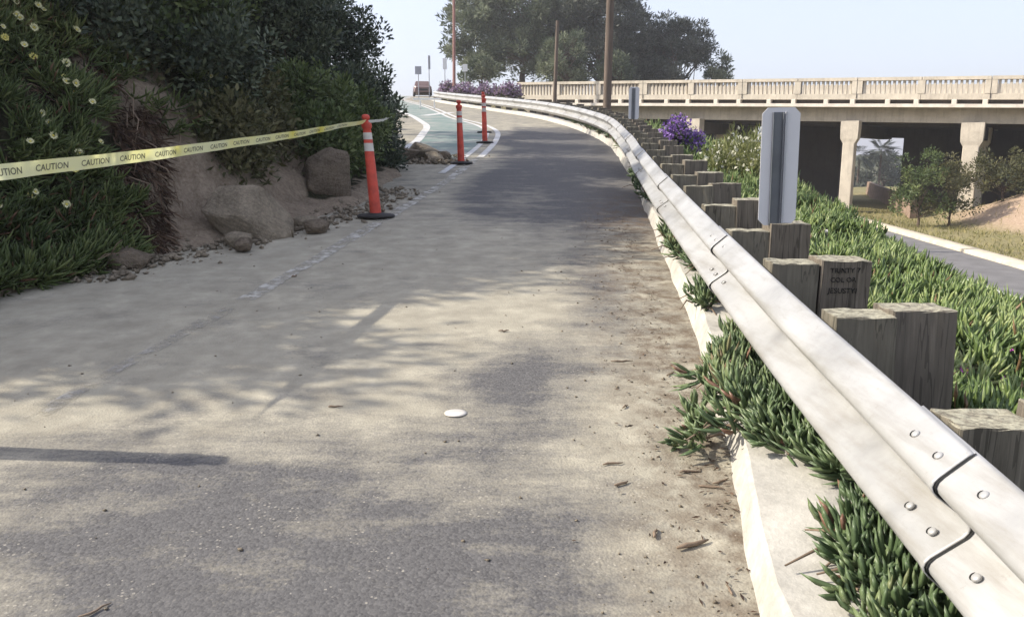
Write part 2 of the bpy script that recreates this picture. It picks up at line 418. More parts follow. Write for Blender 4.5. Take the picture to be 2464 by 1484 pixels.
def terrain_z(x, y):
    x = np.asarray(x, float); y = np.asarray(y, float)
    rz = ramp_z(y); s = x - rail_x(y)
    lz = low_z(y)
    right = rz - .06 - .13 * np.clip(s - .5, 0, None) - .50 * np.clip(s - 2.2, 0, None)
    right = np.maximum(right, lz)
    # high ground behind the bridge's far end
    bx = (x - 42 * .577) * .5535 + (y - 42) * .8329
    plat = sstep(2, 10, bx - .0 * x) * (1 - sstep(4, 17, x)) * sstep(54, 64, y)
    plat = np.maximum(plat, (1 - sstep(-1, 6, x)) * sstep(50, 58, y))
    z = right + plat * np.maximum(rz - .12 - right, 0)
    # earth bank right of the lower road
    bank = sstep(18.5, 25, x - .05 * y) * (1 - sstep(38, 46, y + .2 * (x - 22))) * 2.2
    bank = bank * sstep(6, 16, y)
    z = z + bank + (fbm(np.stack([x * .4, y * .4], -1), 3, 5) - .5) * .35 * sstep(2.5, 5, s) * sstep(2.0, 3.2, np.abs(x - (14.1 + .09 * (y - 20))))
    # lower land far away
    z = z - sstep(70, 140, y) * (5.5 + 0 * x) * sstep(10, 30, x)
    left = rz - .06 + 0 * x
    z = np.where(s < 0, left, z)
    far = sstep(160, 300, np.hypot(x, y))
    z = z * (1 - far) + (-7) * far
    return z
HILLH_Y = [-25, -6, 0, 3, 3.7, 4.2, 5.2, 5.6, 5.9, 6.2, 6.6, 9, 12, 16, 22, 26, 29, 40, 60, 90]
HILLH_H = [2.4, 2.6, 2.8, 3.3, 3.7, 5.0, 5.5, 5.6, 4.7, 5.7, 5.7, 5.6, 4.6, 4.2, 4.4, 4.2, 2.6, 2.0, 1.5, 1.0]  # crest out of view, shaped and notched to steer sun and shade on the ramp
def hill_h(d, y):
    """height of the cut bank above the ramp, d metres left of its toe"""
    Hm = np.interp(y, HILLH_Y, HILLH_H)
    d = np.asarray(d, float)
    h = .30 * np.clip(d, 0, .5) + 1.35 * np.clip(d - .5, 0, None)
    h = Hm * (1 - np.exp(-h / Hm * 1.15)) + .05 * np.clip(d - 3, 0, 30)
    p = np.stack([d * .9, np.asarray(y, float) * .9], -1)
    h = h + (fbm(p, 4, 3) - .5) * 1.3 * sstep(.3, 2, d)
    gl = np.abs(fbm(np.stack([d * .5, np.asarray(y) * 2.4], -1), 3, 9) - .5) * 2
    h = h - (1 - sstep(0, .35, gl)) * .22 * sstep(.2, 1.2, d)
    h = h + (fbm(p * 6, 3, 21) - .5) * .16 * sstep(.05, .5, d)
    return h
def hill_z(x, y):
    d = toe_x(y) - np.asarray(x, float)
    return ramp_z(y) + np.where(d > 0, hill_h(d, y), 0) - .02
def ground_z(x, y):
    x = np.asarray(x, float); y = np.asarray(y, float)
    on = x < toe_x(y)
    z = np.where(on, hill_z(x, y), np.where(x < rail_x(y) - .1, ramp_z(y), terrain_z(x, y)))
    return z

# ------------------------------------------------------------------ setting: ground sheet
def axis(segs):
    a = []
    for s, e, st in segs: a.append(np.arange(s, e, st))
    a.append([segs[-1][1]]); return np.concatenate(a)
xs = axis([(-3000, -300, 300), (-300, -40, 26), (-40, 0, 4), (0, 8, .25), (8, 30, .6), (30, 80, 5), (80, 300, 22), (300, 3000, 300)])
ys = axis([(-600, -60, 90), (-60, -4, 8), (-4, 16, .3), (16, 64, .6), (64, 150, 4.3), (150, 300, 25), (300, 4000, 370)])
X, Y = np.meshgrid(xs, ys, indexing='xy')
Z = terrain_z(X, Y)
s = X - rail_x(Y)
Z = np.where(s < .02, np.minimum(Z, ramp_z(Y) - .12), Z)
V = np.stack([X, Y, Z], -1).reshape(-1, 3)
nx = len(xs); ii, jj = np.meshgrid(np.arange(nx - 1), np.arange(len(ys) - 1)); a = (jj * nx + ii).ravel()
F = np.stack([a, a + 1, a + nx + 1, a + nx], -1)
xv, yv = V[:, 0], V[:, 1]
bare = sstep(18.8, 20, xv - .05 * yv) * (1 - sstep(22.6, 24.4, xv - .05 * yv)) * (1 - sstep(38, 44, yv)) * sstep(8, 14, yv)
dark_green = (1 - sstep(4.2, 7, xv - rail_x(yv))) * (1 - sstep(30, 50, yv))
dark_green = np.maximum(dark_green, sstep(100, 160, yv) * .8)
me = npmesh('ground', V, F, True, {'bare': ('POINT', bare), 'dark_green': ('POINT', dark_green)})
tag(link('ground', me, M['ground']), kind='structure')

# ------------------------------------------------------------------ setting: ramp road
def strip(name, xl, xr, ylist, nx, m, dz=0.0, attrf=None, smooth=True):
    V = []; 
    for y in ylist:
        l, r = xl(y), xr(y); V.append(np.stack([np.linspace(l, r, nx), np.full(nx, y), np.full(nx, float(ramp_z(y)) + dz)], -1))
    V = np.concatenate(V)
    ii, jj = np.meshgrid(np.arange(nx - 1), np.arange(len(ylist) - 1)); a = (jj * nx + ii).ravel()
    F = np.stack([a, a + 1, a + nx + 1, a + nx], -1)
    at = attrf(V) if attrf else None
    return link(name, npmesh(name, V, F, smooth, at), m)
def blob(x, y, cx, cy, rx, ry): return np.exp(-(((x - cx) / rx) ** 2 + ((y - cy) / ry) ** 2))
def road_attr(V):
    x, y = V[:, 0], V[:, 1]
    d = .72 + .16 * sstep(3.3, 4.3, y) * (1 - sstep(8, 10, y)) * (1 - sstep(-.2, .5, x)) + 0 * x
    d -= .55 * (1 - sstep(2.5, 3.6, y + .2 * x)) * sstep(-2.6, -1.2, x) * (1 - sstep(.1, .65, x))
    d -= .75 * blob(x, y, .02, 4.15, .34, .62) + .45 * blob(x, y, .62, 6.0, .22, 1.6)
    d -= .25 * blob(x, y, -.55, 3.25, .5, .25)
    d += .22 * blob(x, y, .7, 3.1, .45, 1.1) + .2 * blob(x, y, -.5, 5.3, .8, .5)
    edge = -.75 + (y - 9.2) * .07
    edge = np.where(y > 17, -.25, edge)
    edge = edge + (fbm(np.stack([x * .5, y * .6], -1), 3, 31) - .5) * 1.2
    far = sstep(7.8, 9.6, y + .35 * (x - .5)) * (1 - sstep(24.5, 28, y))
    d -= .60 * far * sstep(-.25, .35, x - edge)
    d += .35 * blob(x, y, .15, 10.6, .35, 1.0)
    d -= .12 * sstep(26, 30, y)
    lit = sstep(-1.0, -.30, x - rail_x(y)) * (1 - sstep(9, 13, y)) * .9
    return {'dust': ('POINT', np.clip(d, 0, 1)), 'litter': ('POINT', lit)}
yl = axis([(-8, 0, .5), (0, 14, .06), (14, 30, .15), (30, 60, .5), (60, 140, 2)])
road = strip('road', lambda y: min(line_x(y), toe_x(y)) - 4.0, lambda y: rail_x(y) + .12, yl, 90, M['road'], attrf=road_attr)
tag(road, kind='structure')

# painted lines and the green lane
yl2 = axis([(2.4, 34, .12), (34, 90, 1)])
def wob(f, a, s): return lambda y: float(f(y)) + a * (vnoise(np.array([y * 1.7, s * 9.1])) - .5)
edge_line = strip('edge_line', wob(lambda y: line_x(y) - .07, .03, 1), wob(lambda y: line_x(y) + .07, .03, 2), axis([(5.7, 16.4, .1)]), 3, M['line'], .004)
tag(edge_line, kind='structure')
M['linew'] = paint_material('worn_white_road_paint', (.44, .43, .41), .42, scale=4.5, alpha=True)
tag(strip('worn_edge_line', wob(lambda y: line_x(y) - .05, .05, 3), wob(lambda y: line_x(y) + .05, .05, 4), axis([(2.4, 5.7, .1)]), 3, M['linew'], .004), kind='structure')
ylg = axis([(15.8, 34, .2), (34, 88, 1)])
green = strip('green_bike_lane', lambda y: lane_x(y) + .10, lambda y: line_x(y) - .22, ylg, 6, M['green'], .004)
tag(green, kind='structure')
l1 = strip('buffer_line', lambda y: line_x(y) - .32, lambda y: line_x(y) - .20, axis([(13.6, 34, .2), (34, 88, 1)]), 2, M['line2'], .008)
tag(l1, kind='structure')
l2 = strip('lane_line', lambda y: line_x(y) - .02, lambda y: line_x(y) + .12, axis([(16.3, 34, .2), (34, 88, 1)]), 2, M['line2'], .008)
tag(l2, kind='structure')
l3 = strip('bike_lane_left_line', lambda y: lane_x(y) - .10, lambda y: lane_x(y) + .12, axis([(17, 34, .2), (34, 88, 1)]), 2, M['line2'], .008)
tag(l3, kind='structure')
cl = strip('crossing_bar', lambda y: lane_x(y) + .3 + (y - 34.5) * .55, lambda y: lane_x(y) + .75 + (y - 34.5) * .55, axis([(34.5, 37.6, .3)]), 2, M['line2'], .0085)
tag(cl, kind='structure')

# ------------------------------------------------------------------ curb (low cream dike)
def curb_path():
    ys_ = axis([(-4, 12, .07), (12, 30, .3), (30, 60, .8)])
    base = []
    off = np.interp(ys_, [-4, 2.17, 3.26, 4.94, 5.96, 7.1, 10.6, 17, 60], [.42, .39, .25, .12, .08, .05, -.02, .0, .05])
    prof = [(0, -.05), (.050, .102), (.068, .120), (.30, .128), (.40, .115), (.44, -.1)]
    V = []; F = []; n = len(prof); rows = []
    for i, (y, o) in enumerate(zip(ys_, off)):
        x0 = float(rail_x(y)) - .03 - o
        wv = (vnoise(np.array([[y * 1.6, .3]]))[0] - .5) * .03; hv = 1 + (vnoise(np.array([[y * 1.3, 7.3]]))[0] - .5) * .3
        row = []
        for j, (dx, dz) in enumerate(prof):
            jx = (vnoise(np.array([[y * 4 + j * 3.1, j * 1.7]]))[0] - .5) * .022; jz = (vnoise(np.array([[y * 6 + j * 5.1, j * 2.7]]))[0] - .5) * .014
            row.append((x0 + dx + wv + jx, y, float(ramp_z(y)) + (dz * hv + jz if dz > 0 else dz)))
        rows.append(row)
    for j in range(n - 1):
        b0 = len(V)
        for row in rows: V += [row[j], row[j + 1]]
        F += [(b0 + 2 * i, b0 + 2 * i + 1, b0 + 2 * i + 3, b0 + 2 * i + 2) for i in range(len(rows) - 1)]
    return npmesh('curb', V, np.array(F), True)
tag(link('curb', curb_path(), M['curb']), kind='structure')

# ------------------------------------------------------------------ hillside (cut bank)
dl = np.concatenate([[-.25, -.1], np.arange(0, 5, .09), np.arange(5, 12, .5), [14, 18, 25, 35]])
yh = axis([(-25, 2, .8), (2, 16, .1), (16, 34, .4), (34, 90, 2)])
D, YY = np.meshgrid(dl, yh, indexing='xy')
toen = (fbm(np.stack([YY * 1.8, YY * 0], -1), 3, 77) - .5) * .35
XX = toe_x(YY) - D + toen * (D < 1)
ZZ = ramp_z(YY) + hill_h(np.clip(D, 0, None), YY) * (D > 0) - np.where(D <= 0, .05, 0) + np.where(D > 14, -(D - 14) * .2, 0)
# overhang / erosion noise sideways
XX = XX + (fbm(np.stack([YY * 1.1, ZZ * 1.1], -1), 3, 8) - .5) * .5 * sstep(.5, 1.5, D)
V = np.stack([XX, YY, ZZ], -1).reshape(-1, 3); nx = len(dl)
ii, jj = np.meshgrid(np.arange(nx - 1), np.arange(len(yh) - 1)); a = (jj * nx + ii).ravel()
F = np.stack([a + 1, a, a + nx, a + nx + 1], -1)
# bare slip scar: between y 6.9 and 9 low down, and a chute above it on its left
hz_ = (ZZ - ramp_z(YY)).ravel(); yv = YY.ravel()
ub = XX.ravel() / np.maximum(yv, .5)
near_ = (yv > 5.5) & (yv < 11)
scar = (sstep(-.47, -.43, ub) * (1 - sstep(-.27, -.24, ub)) * (1 - sstep(1.0, 1.5, hz_)) * 1.3 + sstep(-.54, -.50, ub) * (1 - sstep(-.44, -.40, ub)) * sstep(.8, 1.4, hz_) * (1 - sstep(2.6, 3.2, hz_)) * 1.2) * near_
scar = scar + (fbm(np.stack([yv * 2, hz_ * 2], -1), 3, 55) - .5) * .5
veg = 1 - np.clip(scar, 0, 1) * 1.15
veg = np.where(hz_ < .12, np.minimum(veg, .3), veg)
me = npmesh('hillside', V, F, True, {'veg': ('POINT', veg)})
tag(link('hillside', me, M['soil']), kind='structure')

# ------------------------------------------------------------------ foliage builders
def unit(v): return v / np.maximum(np.linalg.norm(v, axis=-1, keepdims=True), 1e-9)
def rand_dirs(n): return unit(rng.normal(size=(n, 3)))
def leaf_quads(P, Dr, Nn, L, Wd):
    """pointed four-corner leaves folded at the midrib: base, left, tip, right"""
    S = unit(np.cross(Dr, Nn)); Nn = unit(np.cross(S, Dr))
    L = np.asarray(L).reshape(-1, 1); Wd = np.asarray(Wd).reshape(-1, 1)
    a = P; b = P + Dr * L * .45 + S * Wd * .5 + Nn * Wd * .18; c = P + Dr * L; d = P + Dr * L * .45 - S * Wd * .5 + Nn * Wd * .18
    V = np.stack([a, b, c, d], 1).reshape(-1, 3); n = len(P)
    i = np.arange(n)[:, None] * 4
    return V, np.concatenate([i + np.array([[0, 1, 2]]), i + np.array([[0, 2, 3]])], 0)
def finger_leaves(P, Dr, Upv, L, Rd, curve=.35):
    """three-sided tapering succulent fingers, bent upwards"""
    n = len(P); L = np.asarray(L).reshape(-1, 1); Rd = np.asarray(Rd).reshape(-1, 1)
    S = unit(np.cross(Dr, Upv)); U = unit(np.cross(S, Dr))
    rings = []
    for t, r in ((0, .55), (.3, 1.0), (.68, .85)):
        c = P + Dr * L * t + U * L * curve * t * t
        for k in range(3):
            an = 2 * math.pi * k / 3 + math.pi / 2
            rings.append(c + (S * math.cos(an) + U * math.sin(an)) * Rd * r)
    tip = P + Dr * L * 1.0 + U * L * curve
    V = np.stack(rings + [tip], 1).reshape(-1, 3)
    i = np.arange(n)[:, None] * 10
    Q = []
    for g in (0, 3):
        for k in range(3): Q.append(i + np.array([[g + k, g + (k + 1) % 3, g + 3 + (k + 1) % 3, g + 3 + k]]))
    T = [i + np.array([[6 + k, 6 + (k + 1) % 3, 9]]) for k in range(3)]
    return V, np.concatenate(Q), np.concatenate(T)
def clumped_crown(c, r, nclump, nleaf, L, Wd, clump_r, flat=.0, shell=.55, lower=-.6, up_bias=.4, long=False, shape=None):
    """leaves gathered in clumps spread through an uneven crown; returns V,F,tint,clump centres"""
    c = np.array(c, float); r = np.array(r, float)
    d = rand_dirs(nclump * 3); d = d[d[:, 2] > lower][:nclump]
    rad = shell + (1 - shell) * rng.random(len(d)) ** .6
    wob_ = .72 + .56 * fbm(d * 1.7 + rng.random(3) * 20, 3, int(rng.integers(99)))
    C = c + d * r * (rad * wob_)[:, None]
    if shape is not None: C = shape(C)
    k = rng.integers(len(C), size=nleaf)
    off = rng.normal(size=(nleaf, 3)); off = unit(off) * (rng.random(nleaf) ** .45)[:, None] * clump_r * (.7 + .6 * rng.random(len(C)))[k][:, None]
    off[:, 2] *= (1 - flat)
    P = C[k] + off
    out = unit(P - C[k] + 1e-6)
    Dr = unit(out + .6 * rand_dirs(nleaf) + np.array([0, 0, up_bias]))
    Nn = unit(unit(P - c) * .5 + rand_dirs(nleaf) * .8 + np.array([0, 0, .5]))
    sc = .65 + .7 * rng.random(nleaf)
    V, F = leaf_quads(P, Dr, Nn, L * sc, Wd * sc)
    ctint = rng.random(len(C))
    t = np.clip(.72 * ctint[k] + .42 * rng.random(nleaf) - .07, 0, 1)
    return V, F, np.concatenate([t, t]), C
def crown_obj(name, V, F, t, m, parent):
    return link(name, npmesh(name, V, F, False, {'tint': ('FACE', t)}), m, parent)
def limbs(base, C, nb, r0, parent, name='trunk', mat='bark', top=None, bend=.25):
    mb = MB(); base = Vector(base)
    top = Vector(top) if top is not None else base + Vector((0, 0, 1))
    pts = [base.lerp(top, t) + Vector((random.uniform(-1, 1), random.uniform(-1, 1), 0)) * r0 * .8 * (t > 0) for t in (0, .25, .5, .75, 1)]
    mb.tube(pts, [r0 * (1 - .7 * t) * (1.25 if t == 0 else 1) for t in (0, .25, .5, .75, 1)], 9)
    sel = rng.permutation(len(C))[:nb]
    for i in sel:
        e = Vector(C[i]); t = random.uniform(.35, 1.0)
        s_ = base.lerp(top, t); mid = s_.lerp(e, .5) + Vector((random.uniform(-1, 1), random.uniform(-1, 1), random.uniform(-.6, .9))) * (e - s_).length * bend * .5
        rr = r0 * (1 - .7 * t) * .45
        mb.tube([s_, s_.lerp(mid, .6) , mid, e], [rr, rr * .75, rr * .5, rr * .2], 5, False)
    return link(name, mb.mesh(name, auto=60), M[mat], parent)
def shrub(name, loc, r, label, cat='shrub', mats=('shrubD',), nclump=70, nleaf=6000, L=.07, Wd=.032, clump_r=.2, group=None, zoff=.5, lower=-.6, up=.4, flowers=None, stems=14, shell=.5):
    x, y = loc[0], loc[1]; z = loc[2] if len(loc) > 2 else float(ground_z(x, y)) - .05
    e = empty(name, (x, y, z)); tag(e, label, cat, group)
    V, F, t, C = clumped_crown((0, 0, r[2] * zoff), r, nclump, nleaf, L, Wd, clump_r, lower=lower, up_bias=up, shell=shell)
    crown_obj('foliage', V, F, t, M[mats[0]], e)
    limbs((0, 0, -.05), C, stems, .035 * max(r), e, 'stem', 'bark', (0, 0, r[2] * zoff * .7))
    if flowers:
        mname, nf, s_, cr = flowers
        top = C[C[:, 2] > r[2] * (zoff - .1)]
        kk = rng.integers(len(top), size=nf)
        P = top[kk] + rand_dirs(nf) * (rng.random(nf) ** .5)[:, None] * cr + np.array([0, 0, cr * .4])
        V, F = leaf_quads(P, rand_dirs(nf), rand_dirs(nf), s_ * (.6 + .8 * rng.random(nf)), s_ * (.6 + .8 * rng.random(nf)))
        tt = rng.random(nf); crown_obj('blossom', V, F, np.concatenate([tt, tt]), M[mname], e)
    return e
# flower heads, shared meshes
def flower_mesh(name, m, r, np_=18, cup=.25):
    V = []; F = []; mi = []
    for k in range(np_):
        a = 2 * math.pi * k / np_ + random.uniform(-.05, .05); w_ = math.pi / np_ * .8; rr = r * random.uniform(.88, 1.05)
        o = len(V)
        V += [(math.cos(a) * r * .2, math.sin(a) * r * .2, 0), (math.cos(a - w_) * rr * .7, math.sin(a - w_) * rr * .7, r * cup * .5),
              (math.cos(a) * rr, math.sin(a) * rr, r * cup), (math.cos(a + w_) * rr * .7, math.sin(a + w_) * rr * .7, r * cup * .5)]
        F.append((o, o + 1, o + 2, o + 3)); mi.append(0)
    o = len(V); n = 8
    for k in range(n): a = 2 * math.pi * k / n; V.append((math.cos(a) * r * .28, math.sin(a) * r * .28, r * .06))
    V.append((0, 0, r * .16))
    for k in range(n): F.append((o + k, o + (k + 1) % n, o + n)); mi.append(1)
    me = bpy.data.meshes.new(name); me.from_pydata(V, [], F); me.materials.append(m); me.materials.append(M['centre'])
    me.polygons.foreach_set('material_index', mi); me.update(); return me
FL = {k: flower_mesh('flower_' + k, M[m], r) for k, m, r in (('w', 'petalw', .045), ('y', 'petaly', .045), ('m', 'petalm', .035), ('p', 'petalp', .03), ('v', 'petalv', .05))}
def place_flower(kind, p, nrm, parent, sc=1.0, name='flower'):
    o = bpy.data.objects.new(name, FL[kind]); COL.objects.link(o)
    q = Vector(nrm).normalized().to_track_quat('Z', 'Y'); o.rotation_euler = q.to_euler()
    o.parent = parent; o.location = Vector(p) - parent.location; o.scale = (sc, sc, sc); return o
def ice_patch(name, label, P, up, L, Rd, m, cat='ice plant', group=None, dirbias=(0, 0, .6), per=9, spread=.05, curve=.4, tintmap=None):
    """P: anchor points of sprigs (world). Each sprig carries `per` finger leaves in a spray."""
    org = P.mean(0); org[2] = P[:, 2].min()
    e = empty(name, tuple(org)); tag(e, label, cat, group)
    n = len(P)
    axd = unit(rand_dirs(n) * .75 + np.array(dirbias) + up * .4)
    k = np.repeat(np.arange(n), per); tpos = np.tile(np.linspace(0, 1, per), n)
    A = P[k] + axd[k] * (tpos * spread * 1.6)[:, None] + rng.normal(size=(len(k), 3)) * spread * .16
    side = unit(np.cross(axd[k], rand_dirs(len(k))))
    Dr = unit(side * (1.0 - .45 * tpos)[:, None] + axd[k] * (.45 + .8 * tpos)[:, None])
    Upv = unit(axd[k] + np.array([0, 0, .5]))
    s_ = (.6 + .6 * rng.random(len(k))) * (1.05 - .35 * tpos) * (.65 + .7 * rng.random(n))[k]
    V, Q, T = finger_leaves(A - org, Dr, Upv, L * s_, Rd * (.8 + .4 * rng.random(len(k))), curve)
    ti = np.clip(.35 * rng.random(n)[k] + .6 * rng.random(len(k)), 0, .97)
    patch = fbm(P * 2.2, 2, 17)
    ti = np.clip(ti * .75 + (patch[k] - .5) * .9 + .1, 0, .95)
    ti = np.where(rng.random(len(k)) < np.where(patch[k] < .34, .16, .015), 1.0, ti)
    o = link('foliage', npmesh('foliage', V, [Q, T], True, {'tint': ('FACE', np.concatenate([np.tile(ti, 6), np.tile(ti, 3)]))}), M[m], e)
    o['kind'] = 'stuff'
    mb = MB()
    for i in rng.permutation(n)[:min(60, n // 4)]:
        p = Vector(P[i] - org); a = random.uniform(0, 6.28); q = p + Vector((math.cos(a) * .22, math.sin(a) * .22, random.uniform(-.08, .03)))
        mb.tube([p + Vector((0, 0, -.02)), p.lerp(q, .5) + Vector((0, 0, .03)), q], [.006, .0055, .003], 5, False)
    if mb.v:
        st = link('runners', mb.mesh('runners', smooth=True), M['twig'], e); st['kind'] = 'stuff'
    return e

# ------------------------------------------------------------------ lower road
def lstrip(name, x0, x1, m, dz):
    V = []; ylist = axis([(0, 90, 2)])
    for y in ylist:
        for x in np.linspace(x0, x1, 3): V.append((x + .09 * (y - 20), y, float(low_z(y)) + dz))
    n = 3; F = [(i * n + j, i * n + j + 1, (i + 1) * n + j + 1, (i + 1) * n + j) for i in range(len(ylist) - 1) for j in range(n - 1)]
    return tag(link(name, npmesh(name, V, np.array(F), True), m), kind='structure')
lstrip('lower_road', 11.2, 15.6, M['lroad'], .05)
lstrip('lower_road_edge_line', 12.45, 12.6, M['white'], .056)
mbk = MB()
for i in range(44):
    y0, y1 = i * 2, i * 2 + 2
    for (x, y) in (): pass
V = []; prof = [(15.1, .0), (15.12, .16), (15.65, .19), (15.8, .02)]
yk = axis([(0, 90, 2)])
for y in yk:
    for dx, dz in prof: V.append((dx + .09 * (y - 20), y, float(low_z(y)) + dz))
F = [(i * 4 + j, i * 4 + j + 1, (i + 1) * 4 + j + 1, (i + 1) * 4 + j) for i in range(len(yk) - 1) for j in range(3)]
tag(link('lower_road_kerb', npmesh('kerb', V, np.array(F), True), M['cream']), kind='structure')

# ------------------------------------------------------------------ guardrail
GR = empty('guardrail', (float(rail_x(0)), 0, 0))
tag(GR, 'pale steel guardrail on timber posts running along the ramp above the cream curb', 'guardrail')
WP = [(.010, .312), (.020, .306), (.072, .262), (.081, .252), (.084, .242), (.081, .232), (.072, .222), (.010, .176), (.002, .166), (.0, .156), (.002, .146), (.010, .136), (.072, .092), (.081, .082), (.084, .072), (.081, .062), (.072, .052), (.022, .008), (.010, 0)]
WP = [(d * 1.25, z * 1.27) for d, z in WP]
RAILB = .263
def rail_frame(y):
    x = float(rail_x(y)); dx = float(rail_x(y + .1) - rail_x(y - .1)) / .2
    nrm = Vector((-1, dx, 0)).normalized()          # towards the road
    return Vector((x + .022, y, float(ramp_z(y)) + RAILB)), nrm
def rail_pt(y, d, z):
    p, n_ = rail_frame(y); return p + n_ * d + Vector((0, 0, z))
org = GR.location.copy()
sp = [-.96, 1.87, 4.70]
while sp[-1] < 60: sp.append(sp[-1] + 2.83)
_b = MB().lathe([(.0125, -.006), (.0125, -.001), (.010, .002), (.004, .003)], 14); _n = len(_b.f)
_b.tube([(.0135 * math.cos(t), .0135 * math.sin(t), .001) for t in np.linspace(R(150), R(285), 9)], [.0004, .0012, .0018, .0021, .0021, .0021, .0018, .0012, .0004], 5)  # dark arc painted as the shadow crescent beside the bolt head
bolt_me = _b.mesh('bolt', smooth=True); bolt_me.materials.append(M['steel']); bolt_me.materials.append(M['dark'])
bolt_me.polygons.foreach_set('material_index', [0 if i < _n else 1 for i in range(len(bolt_me.polygons))])
for i in range(len(sp) - 1):
    a_, b_ = sp[i], sp[i + 1] + .30
    if a_ > 53: break
    nst = 26 if a_ < 12 else 8
    V = []
    yv_ = np.concatenate([[a_, a_ + .01], np.linspace(a_ + .04, b_, nst)])
    for y in yv_:
        t = (y - a_) / (b_ - a_); off = .010 * (1 - t) + (.004 if y < a_ + .02 else 0)
        dent = (vnoise(np.array([[y * .9, 4.4]]))[0] - .5) * .02
        for d, z in WP: V.append(tuple(rail_pt(y, d + off + dent, z + dent * .3) - org))
    n = len(WP)
    Fq = [(k * n + j, k * n + j + 1, (k + 1) * n + j + 1, (k + 1) * n + j) for k in range(len(yv_) - 1) for j in range(n - 1)]
    me = npmesh('rail_panel', V, np.array(Fq), True)
    rp = link('rail_panel', me, M['steel'], GR)
    so_ = rp.modifiers.new('thick', 'SOLIDIFY'); so_.thickness = .004; so_.offset = 0
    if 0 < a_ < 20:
        # dark strip painted as the gap shadow under the lapped end
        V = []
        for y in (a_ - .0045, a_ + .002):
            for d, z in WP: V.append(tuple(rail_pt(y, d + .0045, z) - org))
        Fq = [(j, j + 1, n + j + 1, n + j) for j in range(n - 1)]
        link('seam_shadow', npmesh('seam_shadow', V, np.array(Fq), True), M['dark'], rp)
        for dy in (.07, .20):
            for d, z, nz in ((.060, .356, .78), (.056, .149, .78)):
                p, nr = rail_frame(a_ + dy); q = rail_pt(a_ + dy, d + .012, z + .002) - org
                bo = bpy.data.objects.new('bolt', bolt_me); COL.objects.link(bo); bo.parent = rp; bo.location = q
                bo.rotation_euler = (nr * .62 + Vector((0, 0, nz))).to_track_quat('Z', 'Y').to_euler()
        for dy in (-.13,):
            for d, z, nz in ((.060, .356, .78), (.056, .149, .78)):
                p, nr = rail_frame(a_ + dy); q = rail_pt(a_ + dy, d + .003, z + .002) - org
                bo = bpy.data.objects.new('bolt', bolt_me); COL.objects.link(bo); bo.parent = rp; bo.location = q
                bo.rotation_euler = (nr * .62 + Vector((0, 0, nz))).to_track_quat('Z', 'Y').to_euler()
    if i == 0:
        for y0, y1 in ((1.28, 1.56), (1.08, 1.20)):
            mb = MB(); ps = [rail_pt(y, .022, .222) - org for y in np.linspace(y0, y1, 6)]
            mb.tube(ps, [.003, .007, .008, .008, .007, .003], 6); link('slot', mb.mesh('slot', True), M['dark'], rp)
# posts and blocks
def wood_box(name, sx, sy, sz, seed):
    bm = bmesh.new(); bmesh.ops.create_cube(bm, size=1)
    for q in bm.verts: q.co = (q.co.x * sx, q.co.y * sy, q.co.z * sz)
    bmesh.ops.bevel(bm, geom=list(bm.edges), offset=.004, segments=1, affect='EDGES')
    bmesh.ops.subdivide_edges(bm, edges=[e for e in bm.edges if e.calc_length() > .1], cuts=4, use_grid_fill=True)
    rr = np.random.default_rng(seed)
    for q in bm.verts:
        q.co += Vector(rr.normal(size=3) * .0018)
        if q.co.z > sz * .45: q.co.z += (vnoise(np.array([[q.co.x * 22 + seed, q.co.y * 22]]))[0] - .5) * .007
    me = bpy.data.meshes.new(name); bm.to_mesh(me); bm.free(); return me
post_me = [wood_box('post', .235, .20, 1.5, k) for k in range(4)]
block_me = [wood_box('block', .225, .18, .40, k + 10) for k in range(4)]
for m_ in post_me: m_.materials.append(M['post'])
for m_ in block_me: m_.materials.append(M['block'])
post_top = {}
yk = 1.09; k = 0
while yk < 52:
    p, nr = rail_frame(yk + .09); rt = -nr; ang = math.atan2(rt.y, rt.x)
    gz_ = float(ramp_z(yk))
    jt = (random.uniform(-.03, .03), random.uniform(-.03, .03))
    hb, hp = .70 + random.uniform(-.02, .015), .715 + random.uniform(-.02, .025)
    if k == 1: hb, hp = .675, .70
    if k == 2: hb, hp = .705, .725
    if k == 3: hb, hp = .70, .715
    c = p + rt * (.014 + .1125)
    ob = link('block', block_me[k % 4], None, GR, (c.x - org.x, c.y - org.y, gz_ + hb - .215 - org.z), (random.uniform(-.015, .015), jt[0] * .6, ang + jt[1] * .5))
    c2 = p + rt * (.014 + .225 + .118)
    op = link('post', post_me[k % 4], None, GR, (c2.x - org.x, c2.y + .012 - org.y, gz_ + hp - .765 - org.z), (jt[0], jt[1], ang + random.uniform(-.03, .03)))
    post_top[k] = (op, c2.x, c2.y + .012, gz_ + hp - .015)
    k += 1; yk += .92 if yk < 26 else 1.84

# writing on the post
def text_mesh(body, size, name):
    cu = bpy.data.curves.new(name, 'FONT'); cu.body = body; cu.size = size; cu.resolution_u = 2; cu.offset = size * .012; cu.align_x = 'LEFT'
    o = bpy.data.objects.new(name, cu); COL.objects.link(o)
    bpy.context.view_layer.update()
    dg = bpy.context.evaluated_depsgraph_get(); me = bpy.data.meshes.new_from_object(o.evaluated_get(dg))
    bpy.data.objects.remove(o); bpy.data.curves.remove(cu); me.name = name; return me
tp = post_top[3][0]
for line, dz, sz, dx in (('TRINTY 7', -.060, .034, -.080), ('COL OR', -.105, .033, -.076), ('JESUSTYI', -.158, .036, -.082)):
    me = text_mesh(line, sz, 'lettering')
    for v in me.vertices: v.co = (v.co.x + .0015 * math.sin(v.co.y * 300), v.co.y, v.co.z)
    me.materials.append(M['inkg'])
    o = link('lettering', me, None, tp, (dx, -.1055, .75 + dz), (R(90), R(random.uniform(-2, 2)), 0))

